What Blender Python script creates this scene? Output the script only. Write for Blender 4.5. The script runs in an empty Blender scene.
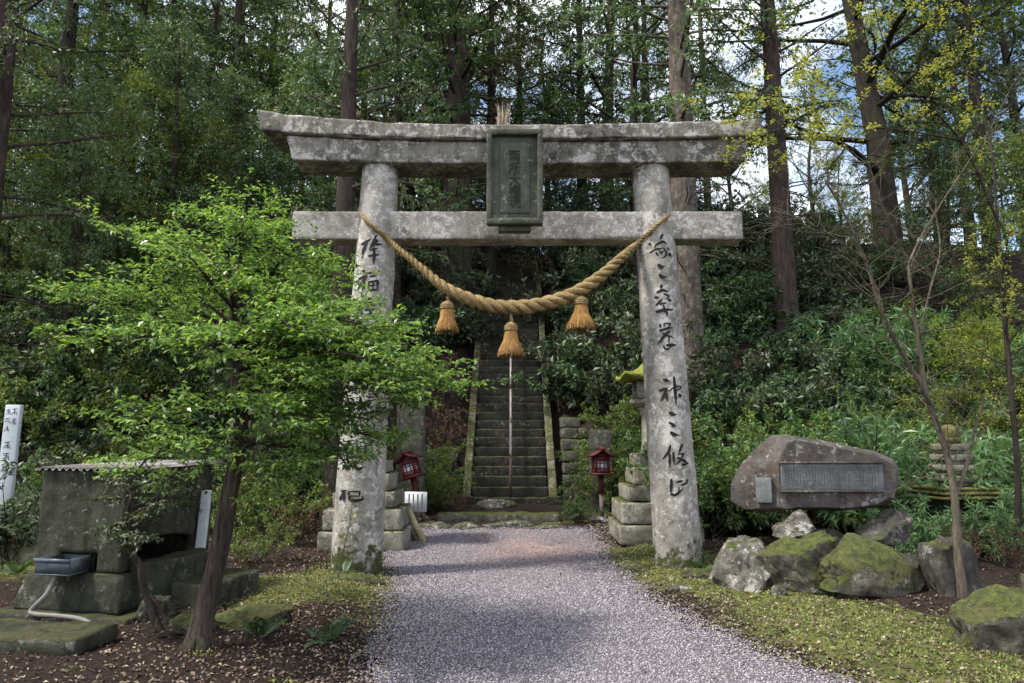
import bpy, bmesh, math, random
import numpy as np
from mathutils import Vector, noise as mnoise

sc = bpy.context.scene
COL = sc.collection
R = math.radians
RNG = np.random.default_rng(7)
random.seed(7)

# ------------------------------------------------------------------ camera
F = 683.0; EYE = 1.6; PITCH = R(8.2)
CP, SP = math.cos(PITCH), math.sin(PITCH)
cam = bpy.data.cameras.new('camera'); camo = bpy.data.objects.new('camera', cam)
COL.objects.link(camo); camo.location = (0, 0, EYE)
camo.rotation_euler = (math.pi/2 + PITCH, 0, 0)
cam.sensor_width = 36; cam.lens = 36*F/1024; cam.clip_end = 800; cam.clip_start = 0.05
sc.camera = camo

def at(px, py, Y):
    """real-world point at depth Y seen in the photograph at px,py (used to measure sizes)"""
    u = (px-512)/F; v = (341.5-py)/F
    t = Y/(CP-SP*v)
    return np.array((u*t, Y, EYE+(SP+CP*v)*t))

# ------------------------------------------------------------------ terrain
def sstep(a, b, x):
    t = np.clip((np.asarray(x, float)-a)/(b-a), 0, 1); return t*t*(3-2*t)

def wob(x, y, f, s=0.0):
    return (np.sin(x*f*1.0+s+1.7*np.sin(y*f*.7+s))*.5+np.sin(y*f*1.3+2.1*s+1.3*np.sin(x*f*.9))*.5)

def ground(x, y):
    x = np.asarray(x, float); y = np.asarray(y, float)
    ax = np.abs(x+0.05)
    base = 0.11*sstep(9.5, 14, y)
    y0 = 15.45 - 2.3*sstep(1.4, 4.5, ax)
    a = 0.86*(y-y0)+0.1
    up = 0.5*(a+np.sqrt(a*a+0.25)) - 0.07
    crest = 9.0 + 1.6*sstep(8, 20, -x) - 0.6*sstep(8, 14, x)
    k = 0.6
    sl = 0.5*(up+crest-np.sqrt((up-crest)**2+k))
    sl = np.maximum(sl, 0)
    steep = sstep(0.1, 1.2, sl)
    rough = (0.22*wob(x, y, .9)+0.12*wob(x, y, 2.3, 1.0)+.05*wob(x, y, 5.1, 2.0))*steep*sstep(1.3, 2.6, ax)
    stair = sstep(1.45, 1.15, ax)*sstep(15.2, 15.6, y)
    z = base + sl*(1-stair) + stair*(np.clip(0.88*(y-15.5), 0, 9.2)-0.35) + rough
    z = z - 0.03*np.maximum(y-34, 0)*sstep(-8, 6, x) + 0.28*np.maximum(y-27, 0)*sstep(-4, -12, x)*(y < 60) + 0.28*33*sstep(-4, -12, x)*(y >= 60)
    side = sstep(0.0, .6, np.maximum(path_l(y)-x, x-path_r(y)))*sstep(14, 12, y)
    z = z + side*(0.05+0.035*wob(x, y, 1.9, .5)+0.018*wob(x, y, 6.3, 1.5))
    # small bank by the monument and under it
    z = z + 0.18*np.exp(-((x-3.7)**2/3.0+(y-9.3)**2/2.5))
    return z

def _flat(px, py):
    u = (px-512)/F; v = (341.5-py)/F
    d = SP+CP*v; t = -EYE/d
    return (u*t, (CP-SP*v)*t)
_L = [_flat(*p) for p in [(372,683),(384,640),(392,605),(398,575),(386,552),(400,538)]]
_Rr = [_flat(*p) for p in [(842,683),(762,655),(695,622),(640,592),(606,562),(598,540)]]
_ly = np.array([-12]+[p[1] for p in _L]+[14.2]); _lx = np.array([-1.3]+[p[0] for p in _L]+[-1.55])
_ry = np.array([-12]+[p[1] for p in _Rr]+[14.2]); _rx = np.array([2.6]+[p[0] for p in _Rr]+[1.5])
def path_l(y): return np.interp(y, _ly, _lx)
def path_r(y): return np.interp(y, _ry, _rx)

def G(x, y): return float(ground(x, y))
def spot(px, Y, dz=0.0):
    x = (px-512)/F*Y/ (CP)
    x = (px-512)/F*Y
    return (x, Y, G(x, Y)+dz)

# ------------------------------------------------------------------ object helpers
def tag(o, label=None, cat=None, group=None, kind=None):
    if label: o['label'] = label
    if cat: o['category'] = cat
    if group: o['group'] = group
    if kind: o['kind'] = kind
    return o

def thing(name, label, cat, loc=(0,0,0), rz=0.0, group=None, scale=None):
    o = bpy.data.objects.new(name, None); COL.objects.link(o)
    o.empty_display_size = .2
    o.location = [float(c) for c in loc]; o.rotation_euler = (0, 0, rz)
    if scale is not None: o.scale = (scale,)*3 if np.isscalar(scale) else scale
    return tag(o, label, cat, group)

def link(name, me, parent=None, loc=None):
    o = bpy.data.objects.new(name, me); COL.objects.link(o)
    if parent is not None: o.parent = parent
    if loc is not None: o.location = [float(c) for c in loc]
    return o

class MB:
    def __init__(s): s.v = []; s.n = 0; s.lp = []; s.ct = []; s.mi = []; s.uv = None
    def add(s, V, Fc, mi=0):
        V = np.asarray(V, float).reshape(-1, 3)
        if isinstance(Fc, np.ndarray):
            s.lp.append((Fc+s.n).ravel()); s.ct.append(np.full(len(Fc), Fc.shape[1])); s.mi.append(np.full(len(Fc), mi))
        else:
            s.lp.append(np.concatenate([np.asarray(f) for f in Fc])+s.n); s.ct.append(np.array([len(f) for f in Fc])); s.mi.append(np.full(len(Fc), mi))
        s.v.append(V); s.n += len(V); return s
    def box(s, x0, x1, y0, y1, z0, z1, mi=0):
        V = [(x, y, z) for z in (z0, z1) for y in (y0, y1) for x in (x0, x1)]
        return s.add(V, np.array([(0,2,3,1),(4,5,7,6),(0,1,5,4),(2,6,7,3),(0,4,6,2),(1,3,7,5)]), mi)
    def tube(s, pts, rad, seg=8, cap=True, mi=0, wobble=0, flare=0):
        P = np.asarray(pts, float); n = len(P)
        r = np.full(n, rad, float) if np.isscalar(rad) else np.asarray(rad, float)
        T = np.gradient(P, axis=0); T /= np.linalg.norm(T, axis=1)[:, None]+1e-9
        up = np.array((0., 0, 1)) if abs(T[0][2]) < .9 else np.array((1., 0, 0))
        A = np.cross(T, up); A /= np.linalg.norm(A, axis=1)[:, None]+1e-9
        for i in range(1, n):
            a = A[i-1]-T[i]*np.dot(A[i-1], T[i]); A[i] = a/(np.linalg.norm(a)+1e-9)
        B = np.cross(T, A)
        th = np.linspace(0, 2*math.pi, seg, endpoint=False)
        rr = r[:, None]*np.ones(seg)
        if wobble:
            rr = rr*(1+wobble*np.sin(3*th+1.3*np.arange(n)[:, None]*.35)+wobble*.6*np.sin(5*th-.8*np.arange(n)[:, None]*.3+1))
        V = P[:, None, :]+rr[..., None]*(np.cos(th)[None, :, None]*A[:, None, :]+np.sin(th)[None, :, None]*B[:, None, :])
        idx = np.arange(n*seg).reshape(n, seg); nx = np.roll(idx, -1, 1)
        Q = np.stack([idx[:-1], nx[:-1], nx[1:], idx[1:]], -1).reshape(-1, 4)
        s.add(V.reshape(-1, 3), Q, mi)
        if cap:
            s.lp.append((idx[0][::-1]+s.n-n*seg)); s.ct.append([seg]); s.mi.append([mi])
            s.lp.append((idx[-1]+s.n-n*seg)); s.ct.append([seg]); s.mi.append([mi])
        return s
    def lathe(s, prof, seg=24, mi=0, c=(0,0,0)):
        P = np.asarray(prof, float); n = len(P)
        th = np.linspace(0, 2*math.pi, seg, endpoint=False)
        V = np.stack([P[:, 0, None]*np.cos(th)+c[0], P[:, 0, None]*np.sin(th)+c[1], P[:, 1, None]+0*th+c[2]], -1)
        idx = np.arange(n*seg).reshape(n, seg); nx = np.roll(idx, -1, 1)
        Q = np.stack([idx[:-1], nx[:-1], nx[1:], idx[1:]], -1).reshape(-1, 4)
        s.add(V.reshape(-1, 3), Q, mi); b = s.n-n*seg
        s.lp.append(idx[0][::-1]+b); s.ct.append([seg]); s.mi.append([mi])
        s.lp.append(idx[-1]+b); s.ct.append([seg]); s.mi.append([mi])
        return s
    def prism(s, poly, y0, y1, mi=0):
        """polygon in x,z extruded along y"""
        n = len(poly)
        V = [(p[0], y0, p[1]) for p in poly]+[(p[0], y1, p[1]) for p in poly]
        Fc = [list(range(n)), list(range(2*n-1, n-1, -1))]+[[i, i+n, (i+1) % n+n, (i+1) % n] for i in range(n)]
        return s.add(V, Fc, mi)
    def mesh(s, name, mats, smooth=False):
        V = np.concatenate(s.v) if s.v else np.zeros((0, 3))
        lp = np.concatenate([np.asarray(a) for a in s.lp]).astype(np.int32); ct = np.concatenate([np.asarray(a) for a in s.ct]).astype(np.int32)
        mi = np.concatenate([np.asarray(a) for a in s.mi]).astype(np.int32)
        me = bpy.data.meshes.new(name)
        me.vertices.add(len(V)); me.vertices.foreach_set('co', V.astype(np.float32).ravel())
        me.loops.add(len(lp)); me.loops.foreach_set('vertex_index', lp)
        me.polygons.add(len(ct)); st = np.concatenate([[0], np.cumsum(ct)[:-1]]).astype(np.int32)
        me.polygons.foreach_set('loop_start', st); me.polygons.foreach_set('loop_total', ct)
        for m in (mats if isinstance(mats, (list, tuple)) else [mats]): me.materials.append(m)
        me.polygons.foreach_set('material_index', mi)
        if smooth: me.polygons.foreach_set('use_smooth', np.ones(len(ct), bool))
        me.update(calc_edges=True)
        return me
    def build(s, name, mats, parent=None, smooth=False, loc=None):
        return link(name, s.mesh(name, mats, smooth), parent, loc)

def nz(p, sc_, seed=0.0):
    return mnoise.noise(Vector((p[0]*sc_+seed, p[1]*sc_+seed*.7, p[2]*sc_-seed*.3)))

def fix_normals(me):
    bm = bmesh.new(); bm.from_mesh(me); bmesh.ops.recalc_face_normals(bm, faces=bm.faces); bm.to_mesh(me); bm.free()

def weather(me, bev=.012, res=.08, amp=.008, scale=6., seed=0., chip=0.0, smooth=True, segs=2):
    """bevel, subdivide and roughen a closed stone block"""
    bm = bmesh.new(); bm.from_mesh(me)
    bmesh.ops.remove_doubles(bm, verts=bm.verts, dist=1e-5)
    bmesh.ops.recalc_face_normals(bm, faces=bm.faces)
    if bev: 
        ed = [e for e in bm.edges if len(e.link_faces) == 2 and e.calc_face_angle(0) > .5]
        bmesh.ops.bevel(bm, geom=ed, offset=bev, segments=segs, affect='EDGES', profile=.5, clamp_overlap=True)
    bmesh.ops.triangulate(bm, faces=[f for f in bm.faces if len(f.verts) > 4])
    for _ in range(6):
        ed = [e for e in bm.edges if e.calc_length() > res]
        if not ed: break
        bmesh.ops.subdivide_edges(bm, edges=ed, cuts=1, use_grid_fill=True)
        if len(bm.verts) > 25000: break
    bm.normal_update()
    mv = []
    for v in bm.verts:
        p = v.co; d = amp*(nz(p, scale, seed)+.5*nz(p, scale*2.7, seed+3))
        if chip:
            c = nz(p, scale*.55, seed+9)
            if c > .25: d -= chip*(c-.25)*max(0, 1.0-abs(max(abs(v.normal.x), abs(v.normal.y), abs(v.normal.z))-0.75)*4)
        mv.append((v, v.normal*d))
    for v, d in mv: v.co += d
    bm.to_mesh(me); bm.free()
    if smooth: me.polygons.foreach_set('use_smooth', np.ones(len(me.polygons), bool))
    return me

# ------------------------------------------------------------------ materials
def newmat(name):
    m = bpy.data.materials.new(name); m.use_nodes = True
    nt = m.node_tree; nt.nodes.clear()
    out = nt.nodes.new('ShaderNodeOutputMaterial'); b = nt.nodes.new('ShaderNodeBsdfPrincipled')
    nt.links.new(b.outputs[0], out.inputs[0])
    return m, nt, b, out
class N:
    def __init__(s, nt): s.nt = nt
    def node(s, t, **kw):
        n = s.nt.nodes.new(t)
        for k, v in kw.items(): setattr(n, k, v)
        return n
    def put(s, sock, v):
        if hasattr(v, 'is_output') or isinstance(v, bpy.types.NodeSocket): s.nt.links.new(v, sock)
        else: sock.default_value = v
    def coord(s, scale=(1,1,1), which='Object'):
        tc = s.node('ShaderNodeTexCoord'); mp = s.node('ShaderNodeMapping')
        s.nt.links.new(tc.outputs[which], mp.inputs[0]); mp.inputs['Scale'].default_value = scale
        return mp.outputs[0]
    def noise(s, scale, detail=4, rough=.6, vec=None, dist=0):
        n = s.node('ShaderNodeTexNoise'); n.inputs['Scale'].default_value = scale; n.inputs['Detail'].default_value = detail
        n.inputs['Roughness'].default_value = rough; n.inputs['Distortion'].default_value = dist
        if vec is not None: s.put(n.inputs['Vector'], vec)
        return n.outputs['Fac']
    def voro(s, scale, vec=None, feat='F1', out='Distance'):
        n = s.node('ShaderNodeTexVoronoi'); n.feature = feat; n.inputs['Scale'].default_value = scale
        if vec is not None: s.put(n.inputs['Vector'], vec)
        return n.outputs[out]
    def ramp(s, fac, stops):
        n = s.node('ShaderNodeValToRGB'); e = n.color_ramp.elements
        while len(e) < len(stops): e.new(.5)
        for i, (p, c) in enumerate(stops):
            e[i].position = p; e[i].color = (c, c, c, 1) if np.isscalar(c) else (*c, 1)
        s.put(n.inputs[0], fac); return n.outputs[0]
    def mix(s, f, a, b, mode='MIX'):
        n = s.node('ShaderNodeMix', data_type='RGBA', blend_type=mode)
        s.put(n.inputs[0], f)
        for i, v in ((6, a), (7, b)):
            if isinstance(v, tuple): v = (*v, 1) if len(v) == 3 else v
            s.put(n.inputs[i], v)
        return n.outputs[2]
    def math(s, op, a, b=0.0):
        n = s.node('ShaderNodeMath', operation=op); s.put(n.inputs[0], a); s.put(n.inputs[1], b); return n.outputs[0]
    def bump(s, h, strength=.5, dist=.02):
        n = s.node('ShaderNodeBump'); n.inputs['Strength'].default_value = strength; n.inputs['Distance'].default_value = dist
        s.put(n.inputs['Height'], h); return n.outputs[0]

def stone(name, base, dark, lichen=(.55,.54,.5), lich=.35, moss=.4, mosscol=(.09,.11,.02), moss2=(.035,.05,.012), foot=0.0, rough=.9, warm=None, streak=.4):
    m, nt, b, out = newmat(name); n = N(nt)
    co = n.coord()
    big = n.noise(2.2, 6, .65, co, .4); mid = n.noise(9, 6, .7, co); fine = n.noise(60, 4, .7, co)
    c = n.mix(n.ramp(big, [(.36, 0), (.62, 1)]), dark, base)
    c = n.mix(n.math('MULTIPLY', n.ramp(mid, [(.42, 0), (.6, 1)]), .5), c, tuple(np.array(base)*1.25))
    # dark vertical run-off stains
    st = n.noise(1.0, 5, .6, n.coord((7, 7, .9)))
    c = n.mix(n.math('MULTIPLY', n.ramp(st, [(.5, 0), (.68, 1)]), streak), c, tuple(np.array(dark)*.55))
    if warm: c = n.mix(n.math('MULTIPLY', n.ramp(n.noise(3.1, 5, .6, co, .8), [(.48, 0), (.62, 1)]), .8), c, warm)
    # lichen spots
    lv = n.math('ADD', n.noise(13, 7, .75, co, .3), n.math('MULTIPLY', n.noise(3, 3, .5, co), .45))
    lf = n.ramp(lv, [(.86-.2*lich, 0), (.93-.2*lich, 1)])
    c = n.mix(n.math('MULTIPLY', lf, .75), c, lichen)
    c = n.mix(n.math('MULTIPLY', n.ramp(fine, [(.35, 1), (.5, 0)]), .45), c, tuple(np.array(dark)*.5))
    # moss on faces that look up, and creeping from the foot
    geo = n.node('ShaderNodeNewGeometry'); sx = n.node('ShaderNodeSeparateXYZ'); nt.links.new(geo.outputs['Normal'], sx.inputs[0])
    mv = n.math('ADD', n.math('MULTIPLY', sx.outputs[2], .38), n.math('SUBTRACT', n.math('MULTIPLY', n.noise(4.2, 8, .74, co, .4), 1.7), .35))
    if foot:
        so = n.node('ShaderNodeSeparateXYZ'); tc = n.node('ShaderNodeTexCoord'); nt.links.new(tc.outputs['Object'], so.inputs[0])
        mv = n.math('ADD', mv, n.ramp(n.math('DIVIDE', so.outputs[2], foot), [(0, .62), (.35, .42), (1, 0)]))
    mf = n.ramp(mv, [(.98-.45*moss, 0), (1.1-.45*moss, 1)])
    mc = n.mix(n.ramp(n.noise(17, 4, .6, co), [(.35, 0), (.65, 1)]), moss2, mosscol)
    mc = n.mix(n.math('MULTIPLY', n.ramp(n.noise(75, 4, .7, co), [(.38, 1), (.56, 0)]), .65), mc, tuple(np.array(moss2)*.6))
    mc = n.mix(n.math('MULTIPLY', n.ramp(n.noise(3, 4, .6, co), [(.45, 0), (.62, 1)]), .4), mc, (.075,.06,.03))
    c = n.mix(mf, c, mc)
    n.put(b.inputs['Base Color'], c); b.inputs['Roughness'].default_value = rough
    b.inputs['Specular IOR Level'].default_value = .25
    h = n.math('ADD', n.math('MULTIPLY', mid, .8), n.math('ADD', n.math('MULTIPLY', fine, .4), n.math('MULTIPLY', mf, n.math('ADD', .4, n.math('MULTIPLY', n.noise(40, 4, .7, co), .9)))))
    n.put(b.inputs['Normal'], n.bump(h, .75, .02))
    return m

def plain(name, col, rough=.6, var=.25, scale=12, bump=.2, metal=0, spec=.3, col2=None):
    m, nt, b, out = newmat(name); n = N(nt); co = n.coord()
    f = n.noise(scale, 5, .65, co)
    c = n.mix(n.ramp(f, [(.35, 0), (.65, 1)]), tuple(np.array(col2 if col2 else np.array(col)*(1-var*2))), col)
    n.put(b.inputs['Base Color'], c); b.inputs['Roughness'].default_value = rough; b.inputs['Metallic'].default_value = metal
    b.inputs['Specular IOR Level'].default_value = spec
    if bump: n.put(b.inputs['Normal'], n.bump(n.noise(scale*4, 4, .6, co), bump, .01))
    return m

def leafmat(name, cols, trans=.3, rough=.45, spec=.35, objvar=.25):
    m, nt, b, out = newmat(name); n = N(nt)
    g = n.node('ShaderNodeNewGeometry'); oi = n.node('ShaderNodeObjectInfo')
    c = n.ramp(g.outputs['Random Per Island'], [(i/(len(cols)-1), c) for i, c in enumerate(cols)])
    hs = n.node('ShaderNodeHueSaturation')
    n.put(hs.inputs['Color'], c)
    n.put(hs.inputs['Value'], n.math('ADD', 1-objvar, n.math('MULTIPLY', oi.outputs['Random'], 2*objvar)))
    n.put(hs.inputs['Hue'], n.math('ADD', .485, n.math('MULTIPLY', oi.outputs['Random'], .03)))
    col = hs.outputs[0]
    n.put(b.inputs['Base Color'], col); b.inputs['Roughness'].default_value = rough; b.inputs['Specular IOR Level'].default_value = spec
    t = n.node('ShaderNodeBsdfTranslucent'); n.put(t.inputs[0], n.mix(1.0, col, (1.5,1.5,.7,1), 'MULTIPLY'))
    mx = n.node('ShaderNodeMixShader'); mx.inputs[0].default_value = trans
    nt.links.new(b.outputs[0], mx.inputs[1]); nt.links.new(t.outputs[0], mx.inputs[2]); nt.links.new(mx.outputs[0], out.inputs[0])
    return m

def barkmat(name, c1, c2, moss=.0, zs=.18, scale=14, lich=0.0):
    m, nt, b, out = newmat(name); n = N(nt)
    co = n.coord((1, 1, zs)); v = n.noise(scale, 6, .7, co, .5)
    oi = n.node('ShaderNodeObjectInfo')
    c = n.mix(n.ramp(v, [(.36, 0), (.64, 1)]), c1, c2)
    big = n.noise(1.3, 4, .6, n.coord())
    c = n.mix(n.math('MULTIPLY', n.ramp(big, [(.45, 0), (.65, 1)]), .5), c, tuple(np.array(c1)*.7))
    if moss: c = n.mix(n.math('MULTIPLY', n.ramp(n.noise(2.5, 6, .7, n.coord()), [(.5, 0), (.62, 1)]), moss), c, (.045,.06,.018))
    if lich: c = n.mix(n.math('MULTIPLY', n.ramp(n.noise(8, 6, .75, n.coord()), [(.52, 0), (.6, 1)]), lich), c, (.38,.36,.33))
    n.put(b.inputs['Base Color'], c); b.inputs['Roughness'].default_value = .95; b.inputs['Specular IOR Level'].default_value = .15
    n.put(b.inputs['Normal'], n.bump(v, 1.0, .05))
    return m

def islandmat(name, cols, rough=.9, spec=.2):
    m, nt, b, out = newmat(name); n = N(nt)
    g = n.node('ShaderNodeNewGeometry')
    c = n.ramp(g.outputs['Random Per Island'], [(i/(len(cols)-1), c) for i, c in enumerate(cols)])
    n.put(b.inputs['Base Color'], c); b.inputs['Roughness'].default_value = rough; b.inputs['Specular IOR Level'].default_value = spec
    return m

M = {}
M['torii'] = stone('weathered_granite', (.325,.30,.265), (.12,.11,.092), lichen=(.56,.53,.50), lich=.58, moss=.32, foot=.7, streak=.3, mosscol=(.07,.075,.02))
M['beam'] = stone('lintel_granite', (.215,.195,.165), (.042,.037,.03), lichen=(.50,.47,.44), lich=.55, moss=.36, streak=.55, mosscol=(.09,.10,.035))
M['plaque'] = stone('plaque_stone', (.10,.105,.08), (.045,.05,.035), lichen=(.3,.31,.27), lich=.2, moss=.3, streak=.4)
M['lantern'] = stone('lantern_stone', (.24,.22,.175), (.085,.08,.058), lichen=(.4,.38,.33), lich=.42, moss=.55, streak=.35)
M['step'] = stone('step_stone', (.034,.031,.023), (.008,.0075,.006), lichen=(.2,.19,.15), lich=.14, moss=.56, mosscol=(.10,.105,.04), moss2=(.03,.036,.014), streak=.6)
M['kerb'] = stone('stair_kerb_stone', (.17,.16,.11), (.07,.067,.04), lichen=(.3,.28,.2), lich=.3, moss=.6, mosscol=(.11,.12,.03))
M['rock'] = stone('boulder_rock', (.17,.155,.13), (.042,.036,.029), lichen=(.42,.40,.37), lich=.55, moss=.5)
M['mossrock'] = stone('mossy_rock', (.13,.115,.09), (.03,.025,.019), lichen=(.36,.34,.30), lich=.3, moss=1.0, mosscol=(.10,.112,.028), moss2=(.032,.04,.012))
M['monument'] = stone('monument_stone', (.115,.102,.092), (.036,.03,.026), lichen=(.34,.32,.30), lich=.32, moss=.14, warm=(.066,.046,.038), streak=.3)
M['panel'] = stone('engraved_panel', (.15,.155,.155), (.085,.09,.09), lichen=(.33,.33,.32), lich=.2, moss=.0, streak=.35, rough=.6)
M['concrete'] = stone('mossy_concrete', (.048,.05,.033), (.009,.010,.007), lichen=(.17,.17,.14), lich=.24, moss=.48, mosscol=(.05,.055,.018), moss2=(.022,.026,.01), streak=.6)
M['oldstone'] = stone('old_dark_stone', (.12,.11,.085), (.04,.037,.027), lichen=(.26,.25,.21), lich=.35, moss=.7, streak=.5)
M['darkrock'] = stone('dark_rock', (.085,.078,.066), (.025,.022,.018), lichen=(.26,.25,.23), lich=.3, moss=.5)  # the dark boulders' own stone colour, deeper than the pale rocks
M['ink'] = plain('black_ink', (.012,.011,.011), .8, .2)
M['engrave'] = plain('engraved_dark', (.03,.032,.026), .9, .2)  # dark colour of the plaque characters
M['straw'] = None
M['red'] = plain('faded_red_paint', (.12,.018,.02), .65, .35, 9)
M['paper'] = plain('lantern_paper', (.62,.63,.66), .7, .08)
M['iron'] = plain('weathered_iron', (.34,.29,.285), .55, .3, 20, metal=.4)
M['rust'] = plain('rusty_iron', (.10,.07,.06), .8, .35, 20)
M['whitepaint'] = plain('white_paint', (.5,.53,.56), .6, .08)
M['bamboo'] = plain('split_bamboo', (.42,.36,.2), .55, .2, 8)
M['wood'] = plain('grey_wood', (.17,.135,.11), .8, .3, 14)
M['darkbox'] = plain('grey_metal_tray', (.10,.12,.14), .45, .2, 8, metal=.3)
M['hose'] = plain('grey_hose', (.17,.16,.145), .55, .15, 8)
M['tin'] = plain('corrugated_sheet', (.42,.38,.36), .6, .35, 6, metal=.1)
M['brightmoss'] = plain('bright_moss', (.26,.27,.035), .95, .25, 26, bump=1., col2=(.085,.10,.018))
M['yellowmoss'] = plain('yellow_moss_tile', (.15,.14,.045), .9, .35, 14, bump=.6)

# straw
def straw(name, a, b_, ang):
    m, nt, b, out = newmat(name); n = N(nt)
    g = n.node('ShaderNodeNewGeometry')
    co = n.coord(ang); f = n.noise(40, 5, .7, co)
    c = n.mix(n.ramp(f, [(.3, 0), (.7, 1)]), a, b_)
    c = n.mix(n.math('MULTIPLY', n.ramp(n.noise(3.5, 4, .6, n.coord()), [(.5, 0), (.65, 1)]), .4), c, (.075,.075,.03))
    c = n.mix(n.math('MULTIPLY', g.outputs['Random Per Island'], .35), c, tuple(np.array(a)*.8))
    n.put(b.inputs['Base Color'], c); b.inputs['Roughness'].default_value = .75; b.inputs['Specular IOR Level'].default_value = .25
    n.put(b.inputs['Normal'], n.bump(f, .9, .015)); return m
M['straw'] = straw('twisted_straw', (.11,.07,.027), (.40,.285,.125), (1,1,1))
M['tassel'] = straw('tassel_straw', (.22,.105,.03), (.62,.36,.12), (1.2,1.2,.12))

DK = [(.010,.022,.009), (.022,.045,.016), (.042,.075,.024), (.02,.035,.014)]
M['cedar_leaf'] = leafmat('cedar_leaf', [(0.042, 0.081, 0.041), (0.073, 0.142, 0.053), (0.126, 0.202, 0.073), (0.148, 0.131, 0.064)], .2, objvar=.3)
M['dark_leaf'] = leafmat('dark_leaf', [(0.030, 0.056, 0.032), (0.049, 0.090, 0.041), (0.094, 0.146, 0.057)], .22, .48, .4)
M['mid_leaf'] = leafmat('mid_leaf', [(0.043, 0.076, 0.027), (0.080, 0.132, 0.040), (0.144, 0.193, 0.054), (0.201, 0.207, 0.054)], .32)
M['fresh_leaf'] = leafmat('fresh_leaf', [(0.042, 0.090, 0.035), (0.092, 0.176, 0.050), (0.172, 0.280, 0.070), (0.277, 0.380, 0.120)], .38, .36, .5, .02)
M['grey_leaf'] = leafmat('grey_leaf', [(0.044, 0.066, 0.037), (0.081, 0.110, 0.062), (0.146, 0.176, 0.109), (0.066, 0.088, 0.047)], .15, .48, .4)
M['bamboo_leaf'] = leafmat('bamboo_leaf', [(0.044, 0.094, 0.044), (0.087, 0.162, 0.068), (0.146, 0.230, 0.092), (0.073, 0.122, 0.050)], .3, .4)
M['yellow_leaf'] = leafmat('yellow_leaf', [(.24,.27,.06), (.36,.37,.10), (.20,.25,.06)], .45, .5, .3, .02)
M['lime_leaf'] = leafmat('lime_leaf', [(.08,.115,.025), (.14,.18,.035), (.20,.23,.045)], .4, .5, .3)
M['brown_leaf'] = leafmat('brown_leaf', [(.10,.06,.04), (.16,.09,.06), (.07,.05,.035)], .2, .7, .2)
M['litter'] = islandmat('fallen_leaf', [(.045,.027,.024), (.085,.05,.045), (.19,.145,.10), (.065,.038,.038), (.33,.27,.19), (.11,.085,.055)])
M['gravel_stones'] = islandmat('gravel_stone', [(.085,.073,.083), (.18,.158,.178), (.28,.253,.275), (.122,.105,.12), (.42,.39,.41), (.16,.135,.138)])
M['moss_blade'] = islandmat('moss_blade', [(.085,.115,.03), (.155,.185,.05), (.27,.29,.095), (.15,.135,.06)])
M['bark_grey'] = barkmat('grey_bark', (.045,.035,.029), (.15,.12,.10), .3, lich=.25)
M['bark_red'] = barkmat('red_cedar_bark', (.027,.02,.018), (.09,.066,.057), .2)
M['bark_dark'] = barkmat('dark_bark', (.022,.018,.015), (.065,.052,.042), .35)
M['bark_brown'] = barkmat('brown_bark', (.024,.018,.015), (.115,.085,.07), .3, zs=.10, scale=30)
M['bark_pale'] = barkmat('pale_bark', (.075,.062,.047), (.21,.175,.13), .25, scale=30)

# ------------------------------------------------------------------ ground
def ground_material():
    m, nt, b, out = newmat('forest_floor'); n = N(nt); co = n.coord()
    at_ = n.node('ShaderNodeAttribute'); at_.attribute_name = 'moss'
    a = n.noise(3, 7, .7, co); f = n.noise(28, 6, .75, co); v = n.voro(34, co, out='Color')
    c = n.mix(n.ramp(f, [(.35, 0), (.66, 1)]), (.016,.011,.010), (.062,.04,.036))
    c = n.mix(n.math('MULTIPLY', n.ramp(n.noise(60, 3, .6, co), [(.55, 0), (.65, 1)]), .55), c, (.16,.11,.085))
    c = n.mix(n.math('MULTIPLY', n.ramp(a, [(.45, 0), (.6, 1)]), .5), c, (.038,.034,.022))
    mv = n.math('ADD', at_.outputs['Fac'], n.math('MULTIPLY', n.math('SUBTRACT', n.noise(4.5, 7, .75, co, .5), .5), 1.5))
    mc = n.mix(n.ramp(n.noise(6, 6, .7, co), [(.35, 0), (.62, 1)]), (.06,.078,.022), (.20,.215,.062))
    c = n.mix(n.ramp(mv, [(.42, 0), (.62, 1)]), c, mc)
    n.put(b.inputs['Base Color'], c); b.inputs['Roughness'].default_value = 1; b.inputs['Specular IOR Level'].default_value = .1
    n.put(b.inputs['Normal'], n.bump(n.math('ADD', f, n.math('MULTIPLY', n.noise(90, 4, .7, co), .5)), 1., .05))
    return m

def moss_amount(x, y):
    x = np.asarray(x, float); y = np.asarray(y, float)
    def blob(cx, cy, rx, ry): return np.exp(-(((x-cx)/rx)**2+((y-cy)/ry)**2))
    m = 0.12+0*x
    m += .95*blob(2.3, 8.2, .95, .9)+.72*blob(2.8, 6.2, 1.0, 1.2)+.7*blob(1.7, 9.5, .7, 1.2)+.5*blob(3.1, 5.0, .9, .8)
    m += .9*blob(-1.75, 8.0, .6, .6)+.95*blob(-2.5, 7.5, 1.0, .8)+.5*blob(-1.1, 6.5, .35, .8)+.6*blob(-6.2, 8.6, 1.6, 1.0)+.4*blob(-6.2, 12.5, 2, 1)
    m += .45*blob(1.0, 13.2, 1.2, .7)
    m += .75*blob(-11, 17.5, 5, 1.6)
    return np.clip(m, 0, 1)

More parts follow.
